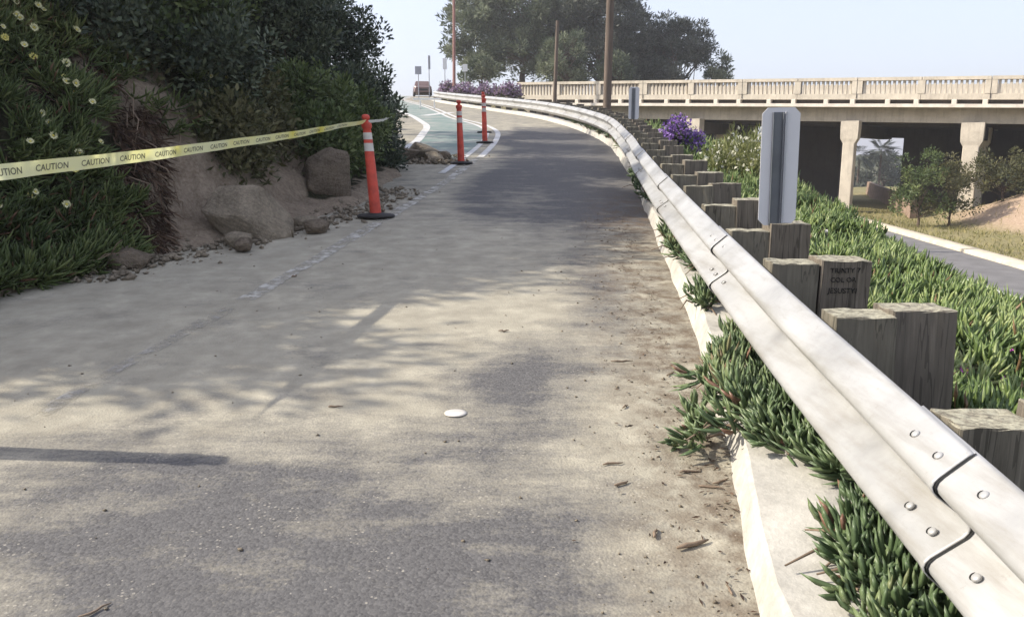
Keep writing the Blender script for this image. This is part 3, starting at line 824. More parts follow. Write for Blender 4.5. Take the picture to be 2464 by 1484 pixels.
# reflector panels (seen from behind) standing on posts
def marker(loc, rz, label, lean=0):
    e = empty('marker_panel', loc, rz); e.rotation_euler = (0, lean, rz); tag(e, label, 'marker', 'marker panels on the guardrail posts')
    wd, ht, c, th = .226, .68, .034, .004
    pts = [(-wd / 2 + c, 0), (wd / 2 - c, 0), (wd / 2, c), (wd / 2, ht - c), (wd / 2 - c, ht), (-wd / 2 + c, ht), (-wd / 2, ht - c), (-wd / 2, c)]
    V = [(x, 0, z) for x, z in pts] + [(x, th, z) for x, z in pts]
    n = 8; F = [tuple(range(n)), tuple(range(2 * n - 1, n - 1, -1))] + [(k, (k + 1) % n, n + (k + 1) % n, n + k) for k in range(n)]
    link('panel', MB().add(V, F).mesh('panel'), M['panelw'], e)
    mb = MB()       # dark U channel behind the sheet, open side to the ramp's foot
    mb.box((-.050, -.006, ht / 2 - .012), (.004, .024, ht - .03)); mb.box((.008, -.006, ht / 2 - .012), (.004, .024, ht - .03)); mb.box((-.021, -.0035, ht / 2 - .012), (.054, .003, ht - .03))
    link('channel', mb.mesh('channel'), M['panelg'], e)
    mb = MB(); mb.box((.026, -.008, ht / 2 - .010), (.012, .014, ht - .03), None, .002); link('rib', mb.mesh('rib'), M['panelr'], e)
    mb = MB(); mb.box((-.018, .004, -.03), (.05, .03, .07)); link('foot', mb.mesh('foot'), M['panelg'], e)
    return e
o4 = post_top[4]
marker((o4[1] - .075, o4[2] - .06, o4[3] - .012), .06, 'tall white marker panel with dark channel on a near timber post', -.018)
near = min(post_top.values(), key=lambda q: abs(q[2] - 17.5))
marker((near[1], near[2] - .06, near[3] - .012), .08, 'small white marker panel beside the purple flowers up the ramp')

# ------------------------------------------------------------------ delineators
def delineator(loc, lean, label, rz=0):
    e = empty('delineator', loc, rz); tag(e, label, 'delineator', 'orange delineator posts along the edge line')
    link('base', MB().lathe([(.205, 0), (.215, .008), (.212, .022), (.19, .034), (.10, .046), (.085, .05)], 36).mesh('base', auto=40), M['rubber'], e)
    b = empty_dummy = None
    prof = [(.066, .03), (.064, .10), (.058, .45), (.050, .86), (.047, .95), (.044, .985), (.055, 1.0), (.058, 1.03), (.056, 1.05), (.030, 1.062), (.026, 1.08), (.040, 1.09), (.046, 1.11), (.040, 1.135), (.020, 1.145)]
    sh = Matrix.Shear('XY', 4, lean) if False else None
    def leanmesh(me):
        for v in me.vertices:
            v.co.x += lean[0] * v.co.z; v.co.y += lean[1] * v.co.z
        return me
    st = link('tube', leanmesh(MB().lathe(prof, 28).mesh('tube', auto=50)), M['orange'], e)
    for z0, z1 in ((.74, .83), (.87, .945)):
        r = lambda z: np.interp(z, [p[1] for p in prof[:6]], [p[0] for p in prof[:6]]) + .0015
        link('reflective_band', leanmesh(MB().lathe([(r(z0), z0), (r(z1), z1)], 28).mesh('band', auto=50)), M['reflect'], st)
    return e
def rz_(x, y): return float(ramp_z(y)) + .004
DL = [(-1.56, 9.25, (-.072, 0), 'orange delineator post by the boulder with yellow tape tied to its top'),
      (-.94, 15.12, (-.03, .0), 'orange delineator post beside the rock pile on the green lane'),
      (-.66, 19.99, (-.02, 0), 'orange delineator post standing on the striped buffer beyond the rock pile'),
      (-.80, 23.8, (-.03, .02), 'orange delineator post half hidden behind another on the striped buffer'),
      (-2.78, 3.3, (-.02, 0), 'orange delineator post holding the loose end of the yellow tape')]
for x, y, ln, lb in DL: delineator((x, y, rz_(x, y)), ln, lb)

# ------------------------------------------------------------------ caution tape
def tape_material():
    m, n, b = newmat('yellow_tape'); v = coords(n)
    f = noise(n, v, 2.2, 3)
    col = ramp(n, f, [(.35, (.70, .71, .45)), (.55, (.74, .73, .36)), (.68, (.72, .66, .12))])
    n.links.new(col, b.inputs['Base Color']); b.inputs['Roughness'].default_value = .35
    t = n.nodes.new('ShaderNodeBsdfTranslucent'); n.links.new(col, t.inputs['Color'])
    mx = n.nodes.new('ShaderNodeMixShader'); mx.inputs[0].default_value = .35
    n.links.new(b.outputs[0], mx.inputs[1]); n.links.new(t.outputs[0], mx.inputs[2]); n.links.new(mx.outputs[0], n.nodes['Material Output'].inputs['Surface'])
    return m
M['tape'] = tape_material()
def tape(p0, p1, sag, wid, tw, label, letters=True, wtap=(1, 1), mt='tape'):
    p0, p1 = Vector(p0), Vector(p1); e = empty('caution_tape', p0); tag(e, label, 'tape', 'yellow caution tape')
    Ln = (p1 - p0).length; ax = (p1 - p0).normalized()
    def fr(s_, h):
        t = s_ / Ln; c = p0.lerp(p1, t) - Vector((0, 0, sag * 4 * t * (1 - t)))
        side = Vector((0, 0, 1)); nrm = ax.cross(side).normalized()
        a = tw(t); u = side * math.cos(a) + nrm * math.sin(a); nn = nrm * math.cos(a) - side * math.sin(a)
        wv = .004 * math.sin(s_ * 9) + .006 * math.sin(s_ * 3.1 + 1)
        ww = wid * (wtap[0] + (wtap[1] - wtap[0]) * t)
        return c + u * (h * ww) + nn * wv - p0, nn
    V = []; ns = 120
    for i in range(ns + 1):
        for j in range(5): V.append(tuple(fr(Ln * i / ns, j / 4 - .5)[0]))
    F = [(i * 5 + j, i * 5 + j + 1, (i + 1) * 5 + j + 1, (i + 1) * 5 + j) for i in range(ns) for j in range(4)]
    rb = link('ribbon', npmesh('ribbon', V, np.array(F), True), M[mt], e)
    if letters:
        s_ = .12; wordme = text_mesh('CAUTION', wid * .62, 'lettering')
        wl = max(v.co.x for v in wordme.vertices)
        while s_ + wl < Ln - .3:
            me = wordme.copy()
            for v in me.vertices:
                q, nn = fr(s_ + v.co.x, (v.co.y / wid) - .23); v.co = q + nn * (-.0018 if nn.x < 0 else .0018)
            me.materials.clear(); me.materials.append(M['inkt'])
            link('lettering', me, None, rb); s_ += wl + .10
    return e
M['tapew'] = simple('pale_tape', (.60, .60, .54), .5, .05)
M['inkt'] = simple('faded_black_print', (.10, .10, .07), .7, .3, 4)
def dtop(i, h=1.07):
    x, y, ln, _ = DL[i]; return (x + ln[0] * h, y + ln[1] * h, rz_(x, y) + h)
tape(dtop(4, 1.10), dtop(0), .04, .088, lambda t: -.94 + 1.06 * sstep(.06, .20, t) + .5 * sstep(.62, 1, t), 'yellow caution tape with black print stretched across in front of the hillside plants', True, (1, .62))
tape(dtop(0), (-1.95, 13.6, 2.17), .03, .036, lambda t: .3, 'pale caution tape stretched from the taped orange post to the corner bush', False, mt='tapew')

# ------------------------------------------------------------------ rocks
def rock_mesh(name, size, seed, npts=26, sub=2, rough=.05):
    rr = np.random.default_rng(seed); bm = bmesh.new()
    for p in unit(rr.normal(size=(npts, 3))) * (.8 + .3 * rr.random((npts, 1))): bm.verts.new(p)
    h = bmesh.ops.convex_hull(bm, input=bm.verts)
    bmesh.ops.delete(bm, geom=[g for g in h['geom_interior'] if isinstance(g, bmesh.types.BMVert)], context='VERTS')
    bmesh.ops.bevel(bm, geom=list(bm.edges), offset=.035, segments=1, affect='EDGES')
    bmesh.ops.triangulate(bm, faces=bm.faces)
    bmesh.ops.subdivide_edges(bm, edges=bm.edges, cuts=sub, use_grid_fill=True)
    co = np.array([v.co for v in bm.verts]); dn = (fbm(co * 2.2 + seed, 4, seed) - .5) * rough * 4 + (fbm(co * 8 + seed, 2, seed) - .5) * rough
    for v, d in zip(bm.verts, dn): v.co = Vector(((v.co.x * (1 + d)) * size[0], (v.co.y * (1 + d)) * size[1], (v.co.z * (1 + d)) * size[2]))
    for f in bm.faces: f.smooth = True
    for e in bm.edges:
        if len(e.link_faces) == 2 and e.calc_face_angle(0) > R(24): e.smooth = False
    me = bpy.data.meshes.new(name); bm.to_mesh(me); bm.free()
    me.update(); return me
def rock(x, y, size, seed, label, m='rock', sink=.25, rot=(0, 0, 0), z=None, name='rock', group='rocks fallen from the hillside'):
    zz = float(ground_z(x, y)) if z is None else z
    zz = max(zz, float(ramp_z(y)))
    o = link(name, rock_mesh(name, size, seed), M[m], None, (x, y, zz + size[2] * (1 - sink) * .85), rot)
    return tag(o, label, 'rock', group)
rock(-2.62, 8.15, (.50, .42, .36), 3, 'large tan slab of sandstone at the foot of the bare slip', sink=.55, rot=(.1, .55, .5), z=.74)
rock(-2.3, 10.3, (.42, .45, .42), 5, 'big dark boulder lodged among the plants behind the taped orange post', 'rock2', .45, (.2, .3, .2), z=1.02, name='boulder')
rock(-2.02, 8.30, (.17, .13, .09), 8, 'flat brown rock lying alone on the tarmac nearest the edge line', 'rock2', .15, (0, .1, .7))
rock(-2.47, 7.35, (.10, .09, .085), 11, 'rounded brown stone on the road below the sandstone slab', 'rock2', .12)
rock(-2.58, 7.58, (.16, .13, .10), 14, 'tan block resting against the slip behind the rounded stone', 'rock', .3, (.1, .2, .3))
rock(-2.2, 8.65, (.15, .13, .08), 15, 'thin tan slab tilted between the sandstone slab and the flat brown rock', 'rock', .3, (.3, .1, .2))
rock(-3.25, 6.75, (.22, .16, .12), 17, 'dark lump of earth under the hanging dry roots', 'rock2', .45)
rock(-3.0, 7.05, (.07, .05, .035), 18, 'small pale stone at the edge of the road below the roots', 'rock', .2)
rock(-1.75, 16.2, (.34, .26, .20), 21, 'brown rock topping the pile on the green lane', 'rock', .2, (0, .2, .4))
rock(-2.05, 15.7, (.30, .26, .17), 22, 'dark rock at the hill side of the pile on the green lane', 'rock2', .25)
rock(-1.5, 15.6, (.22, .2, .12), 23, 'low tan rock in front of the pile on the green lane', 'rock', .3)
rock(-1.32, 16.0, (.16, .16, .12), 24, 'dark grey rock at the road side of the pile on the green lane', 'rock2', .25)
# gravel and crumbs at the toe of the slip
def gravel(name, xy, smin, smax, mname, seed, zfun=None, sink=.3):
    rr = np.random.default_rng(seed); n = len(xy)
    base = np.array([(1, 0, 0), (-1, 0, 0), (0, 1, 0), (0, -1, 0), (0, 0, 1), (0, 0, -1)], float)
    tri = np.array([(0, 2, 4), (2, 1, 4), (1, 3, 4), (3, 0, 4), (2, 0, 5), (1, 2, 5), (3, 1, 5), (0, 3, 5)])
    s_ = smin + (smax - smin) * rr.random(n) ** 3
    j = base[None] * (.6 + .8 * rr.random((n, 6, 3))) + rr.normal(size=(n, 6, 3)) * .25
    a = rr.random(n) * 6.28; ca, sa = np.cos(a), np.sin(a)
    jx = j[..., 0] * ca[:, None] - j[..., 1] * sa[:, None]; jy = j[..., 0] * sa[:, None] + j[..., 1] * ca[:, None]
    z = (zfun or ground_z)(xy[:, 0], xy[:, 1]); z = np.maximum(z, ramp_z(xy[:, 1]))
    P = np.stack([xy[:, 0, None] + jx * s_[:, None], xy[:, 1, None] + jy * s_[:, None], z[:, None] + (j[..., 2] * .7 + (1 - sink) * .6) * s_[:, None]], -1).reshape(-1, 3)
    F = (np.arange(n)[:, None, None] * 6 + tri[None]).reshape(-1, 3)
    return tag(link(name, npmesh(name, P, F), M[mname]), kind='stuff')
n = 1500; yy = 6.2 + 5.5 * rng.random(n) ** 1.1; xx = toe_x(yy) + .05 + rng.normal(size=n) * .17 + .28 * rng.random(n) ** 3
g = gravel('rubble', np.stack([xx, yy], -1), .005, .045, 'rock', 1); tag(g, 'loose tan rubble scattered along the foot of the slip', 'rubble')
n = 500; yy = 15 + 1.7 * rng.random(n); xx = -1.75 + rng.normal(size=n) * .4
g = gravel('rubble', np.stack([xx, yy], -1), .01, .07, 'rock', 2); tag(g, 'crumbled rubble around the rock pile on the green lane', 'rubble')
n = 900; yy = 1.6 + 8 * rng.random(n) ** 1.6; xx = rail_x(yy) - .25 - np.abs(rng.normal(size=n)) * .33
g = gravel('kerb_grit', np.stack([xx, yy], -1), .002, .010, 'rock', 3); tag(g, 'pale grit lying along the cream curb', 'grit')
n = 300; yy = 1.8 + 7 * rng.random(n) ** 1.5; xx = -2.6 + 3.2 * rng.random(n)
g = gravel('road_grit', np.stack([xx, yy], -1), .0015, .009, 'rock', 4); tag(g, 'fine pale grit scattered over the dusty asphalt', 'grit')
tag(link('road_marker_dot', MB().lathe([(.055, 0), (.053, .004), (.040, .007), (.015, .008)], 20).mesh('dot', smooth=True), M['reflect'], None, (-.27, 3.68, float(ramp_z(3.68)))), 'small round white raised marker on the asphalt', 'road marker')
# bits of bark and twig by the curb, each lying on its own
tw_spots = [(.62, 2.55, .13, .5, .009), (.50, 2.62, .07, 1.2, .006), (.42, 3.15, .08, .2, .005), (.43, 2.98, .07, .5, .006), (-.86, 3.75, .07, 0, .005), (.78, 2.95, .10, -.3, .005), (.72, 3.08, .09, .1, .005), (.83, 3.0, .08, .6, .005), (.62, 4.4, .12, .1, .005), (.55, 3.75, .05, .9, .005), (.9, 2.3, .06, .4, .005), (.35, 2.05, .10, .2, .004), (-1.25, 2.2, .10, .9, .004), (.5, 1.95, .07, .1, .005), (-.05, 4.95, .06, .2, .006), (-1.75, 6.4, .06, .8, .008), (.68, 2.3, .05, 1.6, .004), (.86, 4.2, .08, .8, .005)]
for i, (x, y, L, a, r) in enumerate(tw_spots):
    z = float(ramp_z(y)) + r * .8; mb = MB(); ps = []
    for t in np.linspace(-.5, .5, 5): ps.append((math.cos(a) * t * L + random.uniform(-1, 1) * .006, math.sin(a) * t * L + random.uniform(-1, 1) * .006, random.uniform(0, .006)))
    mb.tube(ps, [r * .5, r, r * .9, r * .8, r * .3], 6)
    o = link('twig', mb.mesh('twig', smooth=True), M['twig'], None, (x, y, z)); tag(o, {0: 'thickest dark twig on the asphalt beside the bare stretch of cream curb', 4: 'thin dark twig alone near the middle of the ramp', 15: 'dark crumb of bark lying beside the faded edge line'}.get(i, 'short dry twig lying on the dusty asphalt'), 'twig', 'twigs lying on the ramp')
n = 420; yy = 1.7 + 7 * rng.random(n) ** 1.5; xx = rail_x(yy) - .16 - np.abs(rng.normal(size=n)) * .22 - .1
P = np.stack([xx, yy, ramp_z(yy) + .006], -1); a = rng.random(n) * 6.28
V, F = leaf_quads(P, np.stack([np.cos(a), np.sin(a), .1 * rng.random(n)], -1), unit(np.array([0, 0, 1.]) + rng.normal(size=(n, 3)) * .3), .015 + .035 * rng.random(n), .006 + .006 * rng.random(n))
tt = rng.random(n); o = crown_obj('leaf_litter', V, F, np.concatenate([tt, tt]), M['dry'], None); tag(o, 'brown leaf litter collected along the cream curb', 'leaf litter', kind='stuff')

# ------------------------------------------------------------------ ice plant beside the guardrail
UPZ = np.array([0, 0, 1.])
def rail_patch(y0, y1, n, s0, s1, h, label, L=.115, Rd=.0112, bias=(-.35, -.2, .5), taper=True, group='ice plant clumps spilling over the curb'):
    t = rng.random(n); y = y0 + (y1 - y0) * t
    lim = np.sin(np.pi * np.clip(t, .02, .98)) ** .5 if taper else 1
    sx = s1 + (s0 - s1) * rng.random(n) * lim
    x = rail_x(y) + sx
    over = sx < -.33
    z = ramp_z(y) + np.where(over, .02, .12) + h * rng.random(n) * np.clip((sx - s0) / .25 + .25, .15, 1)
    z = np.where(sx > -.2, np.minimum(z, ramp_z(y) + .15), z)
    return ice_patch('ice_plant', label, np.stack([x, y, z], -1), UPZ, L, Rd, 'ice', group=group, dirbias=bias, per=9, spread=.055)
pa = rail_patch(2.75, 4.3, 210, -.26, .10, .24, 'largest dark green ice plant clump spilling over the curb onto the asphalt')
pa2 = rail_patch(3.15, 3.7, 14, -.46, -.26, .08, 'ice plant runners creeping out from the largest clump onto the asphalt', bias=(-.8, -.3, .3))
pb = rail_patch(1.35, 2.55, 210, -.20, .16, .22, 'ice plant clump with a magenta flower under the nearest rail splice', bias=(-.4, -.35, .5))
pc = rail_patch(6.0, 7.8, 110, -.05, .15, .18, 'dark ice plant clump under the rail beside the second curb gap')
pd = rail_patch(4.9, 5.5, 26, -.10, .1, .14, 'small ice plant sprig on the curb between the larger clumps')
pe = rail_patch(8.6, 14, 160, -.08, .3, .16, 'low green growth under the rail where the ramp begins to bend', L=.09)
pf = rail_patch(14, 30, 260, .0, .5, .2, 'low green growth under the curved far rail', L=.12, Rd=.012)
place_flower('m', rail_pt(1.78, .13, -.13), (-.5, -.6, .6), pb, 1.0); place_flower('p', rail_pt(1.93, .11, -.09), (-.3, -.5, .6), pb, .7)

# sunny ice plant on the slope right of the rail
def slope_patch(y0, y1, s0, s1, n, label, L=.135, Rd=.0115, bias=(.0, -.15, .8), h=.16, m='iceL', per=8, group='ice plant on the sunny slope'):
    y = y0 + (y1 - y0) * rng.random(n); sx = s0 + (s1 - s0) * rng.random(n); x = rail_x(y) + sx
    mound = fbm(np.stack([x * 1.6, y * 1.6], -1), 3, 44)
    z = terrain_z(x, y) + mound * h * 1.6 + h * .5 * rng.random(n)
    return ice_patch('ice_plant', label, np.stack([x, y, z], -1), UPZ, L, Rd, m, group=group, dirbias=bias, per=per, spread=.06)
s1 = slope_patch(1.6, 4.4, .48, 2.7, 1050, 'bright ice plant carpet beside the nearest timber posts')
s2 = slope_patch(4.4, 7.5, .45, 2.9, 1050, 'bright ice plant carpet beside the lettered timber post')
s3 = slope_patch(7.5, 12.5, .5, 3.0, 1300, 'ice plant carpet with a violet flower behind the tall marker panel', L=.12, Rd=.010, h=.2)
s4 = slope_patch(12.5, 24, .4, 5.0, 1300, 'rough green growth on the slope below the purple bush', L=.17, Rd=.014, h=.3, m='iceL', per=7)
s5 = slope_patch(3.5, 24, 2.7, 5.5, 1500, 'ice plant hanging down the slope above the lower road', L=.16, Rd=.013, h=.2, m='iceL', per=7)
def gfl(kind, x, y, par, sc=1., dz=.22):
    place_flower(kind, (x, y, float(terrain_z(x, y)) + dz), (-.2, -.6, .7), par, sc)
for kd, x, y, sc in (('m', 2.55, 4.05, .9), ('m', 2.1, 3.2, .8), ('p', 3.0, 5.2, .8), ('m', 3.5, 5.6, 1.0), ('p', 2.7, 6.0, .7)): gfl(kd, x, y, s2 if y > 4.4 else s1, sc)
for i in range(9):
    y_ = 2.6 + 4.6 * rng.random(); gfl('m' if i % 3 else 'p', float(rail_x(y_)) + .95 + 1.6 * rng.random(), y_, s2 if y_ > 4.4 else s1, .75 + .4 * rng.random(), .25)
gfl('v', 3.15, 8.3, s3, 1.5, .3); gfl('p', 3.6, 9.0, s3, .9); gfl('w', 3.2, 10.5, s3, .9)
shrub('purple_flower_bush', (2.95, 14.6), (.42, .5, .52), 'vivid purple flowering bush behind the timber posts below the bridge', 'flowering bush', ('shrubG',), 50, 2600, .07, .03, .16, zoff=.75, flowers=('purple', 2600, .045, .17))
shrub('white_flower_shrub', (3.45, 12.6), (.50, .6, .50), 'pale green shrub dotted with white flowers right of the purple bush', 'flowering shrub', ('pale',), 60, 3600, .10, .02, .2, zoff=.7, up=.9, flowers=('whitefl', 260, .055, .18))
shrub('white_flower_shrub', (4.0, 13.6), (.55, .6, .62), 'taller pale green shrub with few white flowers next to the tall marker panel', 'flowering shrub', ('pale',), 60, 3800, .11, .02, .2, zoff=.7, up=.9, flowers=('whitefl', 120, .055, .18))
for i, (x, y, r, lb) in enumerate(((-3.0, 52.5, .8, 'pale purple flower bush at the far end of the guardrail'), (-1.6, 51.5, .85, 'pale purple flower bush in front of the big pine trunk'), (-.3, 50.5, .8, 'pale purple flower bush between the pine and the bridge end'), (-4.3, 57, .8, 'dusky purple bush beside the far thin red pole'))):
    zt = (5.75, 5.75, 5.65, 6.2)[i] - 1.1
    shrub('purple_flower_bush', (x, y, zt), (r * 1.15, r, .75), lb, 'flowering bush', ('shrubO',), 36, 900, .16, .07, .3, flowers=('purple2', 1100, .13, .35), zoff=.4, group='purple bushes along the far rail')

# ------------------------------------------------------------------ hillside plants
def hill_pts(n, y0, y1, h0, h1, out=.05, dmax=5):
    P = []
    while len(P) < n:
        y = y0 + (y1 - y0) * rng.random(n * 6); d = dmax * rng.random(n * 6)
        h = hill_h(d, y); k = (h > h0) & (h < h1)
        x = toe_x(y) - d + out; P += list(np.stack([x, y, ramp_z(y) + h], -1)[k])
    return np.array(P[:n])
def hill_ice(n, y0, y1, h0, h1, label, L=.19, Rd=.011, per=8, m='iceH', umax=-.47):
    P = hill_pts(n, y0, y1, h0, h1)
    wv = (fbm(P * 1.1, 3, 62) - .5) * .10 - .035 * np.clip(P[:, 2] - ramp_z(P[:, 1]) - .8, 0, 3)
    keep = (fbm(P * 1.3, 3, 61) > .42) & (P[:, 0] / P[:, 1] < umax + wv)
    P = P[keep]; P[:, 0] += .10 * rng.random(len(P))
    return ice_patch('ice_plant', label, P, np.array([.8, -.3, .3]), L, Rd, m, group='ice plant hanging on the hillside', dirbias=(.55, -.35, .35), per=per, spread=.08, curve=.3), P
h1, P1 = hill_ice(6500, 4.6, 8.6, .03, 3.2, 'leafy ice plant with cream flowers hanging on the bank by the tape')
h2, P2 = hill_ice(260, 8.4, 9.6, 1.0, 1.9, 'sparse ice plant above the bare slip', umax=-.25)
def hf(kind, sel, par, sc):
    nrm = (.7 + random.uniform(-.3, .3), -.6 + random.uniform(-.3, .3), .4 + random.uniform(-.2, .3))
    place_flower(kind, Vector(sel) + Vector((.16, -.12, .08)), nrm, par, sc)
vis = P1[(P1[:, 0] > -.66 * P1[:, 1]) & (P1[:, 2] > .85)]
for i in range(40):
    hf('w' if i % 6 else 'y', vis[int(rng.integers(len(vis)))], h1, random.uniform(.65, 1.1))
for i in range(4): hf('w', P2[int(rng.integers(len(P2)))], h2, .8)
# dry hanging roots and dead stems
def dry_mat(label, y0, y1, h0, h1, n, L, u0, u1, mname='dry'):
    P = hill_pts(n * 8, y0, y1, h0, h1, .08); P = P[(P[:, 0] / P[:, 1] > u0) & (P[:, 0] / P[:, 1] < u1)][:n]; n = len(P)
    Dr = unit(np.array([.5, -.15, -.7]) + rng.normal(size=(n, 3)) * .45); V, F = leaf_quads(P, Dr, rand_dirs(n), L * (.5 + rng.random(n)), .012 + .012 * rng.random(n))
    org_ = P.mean(0); e = empty('dry_plant', tuple(org_)); tag(e, label, 'dry plant', 'dead growth on the hillside')
    tt = rng.random(n); o = crown_obj('dead_foliage', V - org_, F, np.concatenate([tt, tt]), M[mname], e); o['kind'] = 'stuff'
    for i in range(min(26, n)):
        p = Vector(P[i] - org_); q = p + Vector((random.uniform(.05, .3), random.uniform(-.25, .2), random.uniform(-.7, -.15)))
        mb = MB().tube([p, p.lerp(q, .5) + Vector((.08, random.uniform(-.06, .06), .05)), q], [.008, .007, .003], 5, False)
        link('hanging_stem', mb.mesh('hanging_stem', smooth=True), M['twig'], e)
dry_mat('dark mat of dead reddish growth hanging beside the bare slip', 6.3, 8.6, .08, 1.3, 1700, .16, -.49, -.425)
dry_mat('dead brown stems under the shrubs at the top of the bare slip', 6.6, 9.4, 1.3, 3.0, 1300, .16, -.60, -.47)
def bare_branch(p0, p1, r, label, forks=3):
    p0, p1 = Vector(p0), Vector(p1); e = MB(); L = (p1 - p0).length
    pts = [p0.lerp(p1, t) + Vector((random.uniform(-1, 1), random.uniform(-1, 1), random.uniform(-1, 1))) * L * .05 for t in np.linspace(0, 1, 6)]
    pts = [p - p0 for p in pts]; e.tube(pts, [r * (1 - .8 * t) for t in np.linspace(0, 1, 6)], 6)
    for i in range(forks):
        s_ = pts[random.randint(1, 4)]; q = s_ + (p1 - p0) * .35 + Vector((random.uniform(-1, 1), random.uniform(-1, 1), random.uniform(-.5, 1))) * L * .22
        e.tube([s_, s_.lerp(q, .5) + Vector((0, 0, .02)), q], [r * .5, r * .35, r * .12], 5)
    return tag(link('branch', e.mesh('branch', smooth=True), M['twig'], None, p0), label, 'branch', 'dead branches')
def on_hill(y, h):
    d = np.linspace(0, 6, 400); i = int(np.argmax(hill_h(d, np.full(400, y)) > h)); return (float(toe_x(y)) - d[i], y, float(ramp_z(y)) + h)
a_ = on_hill(7.2, .95); bare_branch((a_[0] + .05, a_[1], a_[2]), (a_[0] + .40, a_[1] - .1, a_[2] - .05), .008, 'short pale root sticking out of the bare slip', 2)
a_ = on_hill(6.4, 1.9); bare_branch((a_[0] + .1, a_[1], a_[2] + .2), (a_[0] + .6, a_[1] + .3, a_[2] - .4), .010, 'pale dead branch lying across the bank above the tape', 3)
a_ = on_hill(6.3, .1); bare_branch((a_[0] + .2, a_[1], a_[2]), (a_[0] + .75, a_[1] + .25, a_[2] + .08), .012, 'dead branch on the tarmac at the foot of the ice plant', 3)
# shrubs
def hshrub(y, h, r, label, mats, nl, L=.075, Wd=.036, out=.1, ncl=80, cr=.22, **k):
    x, _, z = on_hill(y, h)
    return shrub('shrub', (x + out, y, z - .1), r, label, 'shrub', (mats,), ncl, nl, L, Wd, cr, 'shrubs covering the hillside', zoff=.55, lower=-.8, **k)
G_ = [
 (7.0, 3.3, (.9, .8, .75), 'dark shrub crowning the bank above the tape', 'shrubD', 7500),
 (6.2, 3.2, (.9, .8, .7), 'olive brown shrub at the head of the eroded chute', 'shrubO', 5000),
 (8.3, 2.7, (.85, .8, .8), 'blackish green shrub hanging over the bare slip', 'shrubD', 9000),
 (8.9, 3.9, (1.0, .9, .8), 'dark bush high on the bank over the slip', 'shrubD', 8500),
 (9.4, 1.9, (.65, .7, .65), 'mid green bush just above the boulder', 'shrubG', 8000),
 (10.2, 3.1, (.95, .95, .9), 'dense green shrub above the taped orange post', 'shrubG', 10000),
 (10.6, 4.6, (1.0, 1.0, .9), 'dark treetop over the hill above the green shrub', 'shrubD', 9000),
 (11.3, .75, (.55, .65, .65), 'green bush spilling to the road behind the taped orange post', 'shrubG', 8500),
 (12.1, 2.5, (.75, .9, .8), 'mid green shrub halfway up the bank beyond the boulder', 'shrubG', 9000),
 (12.6, 3.9, (.9, 1.0, .8), 'dark shrub on the shoulder of the hill against the sky', 'shrubD', 8500),
 (13.2, .9, (.42, .7, .6), 'low dark bush at the corner where the bank meets the road', 'shrubD', 8500),
 (-2.58, 14.0, 2.25, (.60, .85, .62), 'rounded dark bush jutting out from the hill against the pale sky', 'shrubD', 9500),
 (-3.05, 14.4, 3.2, (.75, 1.0, .8), 'upper dark bush behind the rounded one on the skyline', 'shrubD', 7500),
 (9.9, .85, (.36, .45, .50), 'leafy olive plant growing beside the boulder', 'shrubO', 4200),
 (9.0, .75, (.35, .35, .42), 'pale leafy plant left of the boulder', 'shrubO', 4200),
 (5.3, 3.0, (.9, .8, .6), 'brownish shrub on the bank at the edge of the hill', 'shrubO', 4500),
]
G_ += [(-3.55, 14.6, 3.6, (.75, .9, 1.0), 'tall dark canopy filling the skyline left of the rounded bush', 'shrubD', 9000),
 (-4.35, 14.2, 3.9, (.9, .9, 1.1), 'dark canopy rising at the top of the hill behind the shrubs', 'shrubD', 9000),
 (-3.5, 12.9, 3.3, (.8, .8, .9), 'dark green canopy in front of the skyline growth', 'shrubD', 9000),
 (9.3, 1.5, (.62, .55, .6), 'low blackish shrub fringing the head of the bare slip', 'shrubD', 7000),
 (8.9, 1.9, (.6, .5, .65), 'dark bush beside the eroded chute', 'shrubD', 6500),
 (12.4, .55, (.45, .7, .55), 'green leafy bush at the roadside past the boulder', 'shrubG', 6500),
 (10.8, .5, (.38, .5, .45), 'leafy plant on the toe of the bank right of the boulder', 'shrubG', 5000),
 (-2.38, 14.2, 1.5, (.42, .6, .75), 'dark bush at the very corner of the bank under the rounded one', 'shrubD', 7500),
 (13.2, 2.6, (.7, .8, .7), 'olive tinged shrub below the hill shoulder', 'shrubO', 6500)]
for q in G_:
    if len(q) == 6: hshrub(*q)
    else: shrub('shrub', (q[0], q[1], q[2] - .3), q[3], q[4], 'shrub', (q[5],), 90, q[6], .075, .036, .2, 'shrubs covering the hillside', zoff=.55, lower=-.8)
P = np.concatenate([hill_pts(9000, 8.7, 15.5, .35, 5, .04), hill_pts(3000, 5, 8.7, 2.2, 5, .04)]); n = len(P)
k_ = fbm(P * 2.0, 3, 91) > .40; P = P[k_]; n = len(P)
V, F = leaf_quads(P + rng.random((n, 1)) * np.array([[.12, -.05, .05]]), unit(np.array([.5, -.3, .5]) + rng.normal(size=(n, 3)) * .7), rand_dirs(n), .06 + .10 * rng.random(n), .02 + .03 * rng.random(n))
tt = np.clip(fbm(P * 1.5, 3, 92) * .8 + .3 * rng.random(n) - .1, 0, 1)
o = crown_obj('undergrowth', V, F, np.concatenate([tt, tt]), M['shrubO'], None); tag(o, 'tangled olive undergrowth between the hillside shrubs', 'undergrowth', kind='stuff')
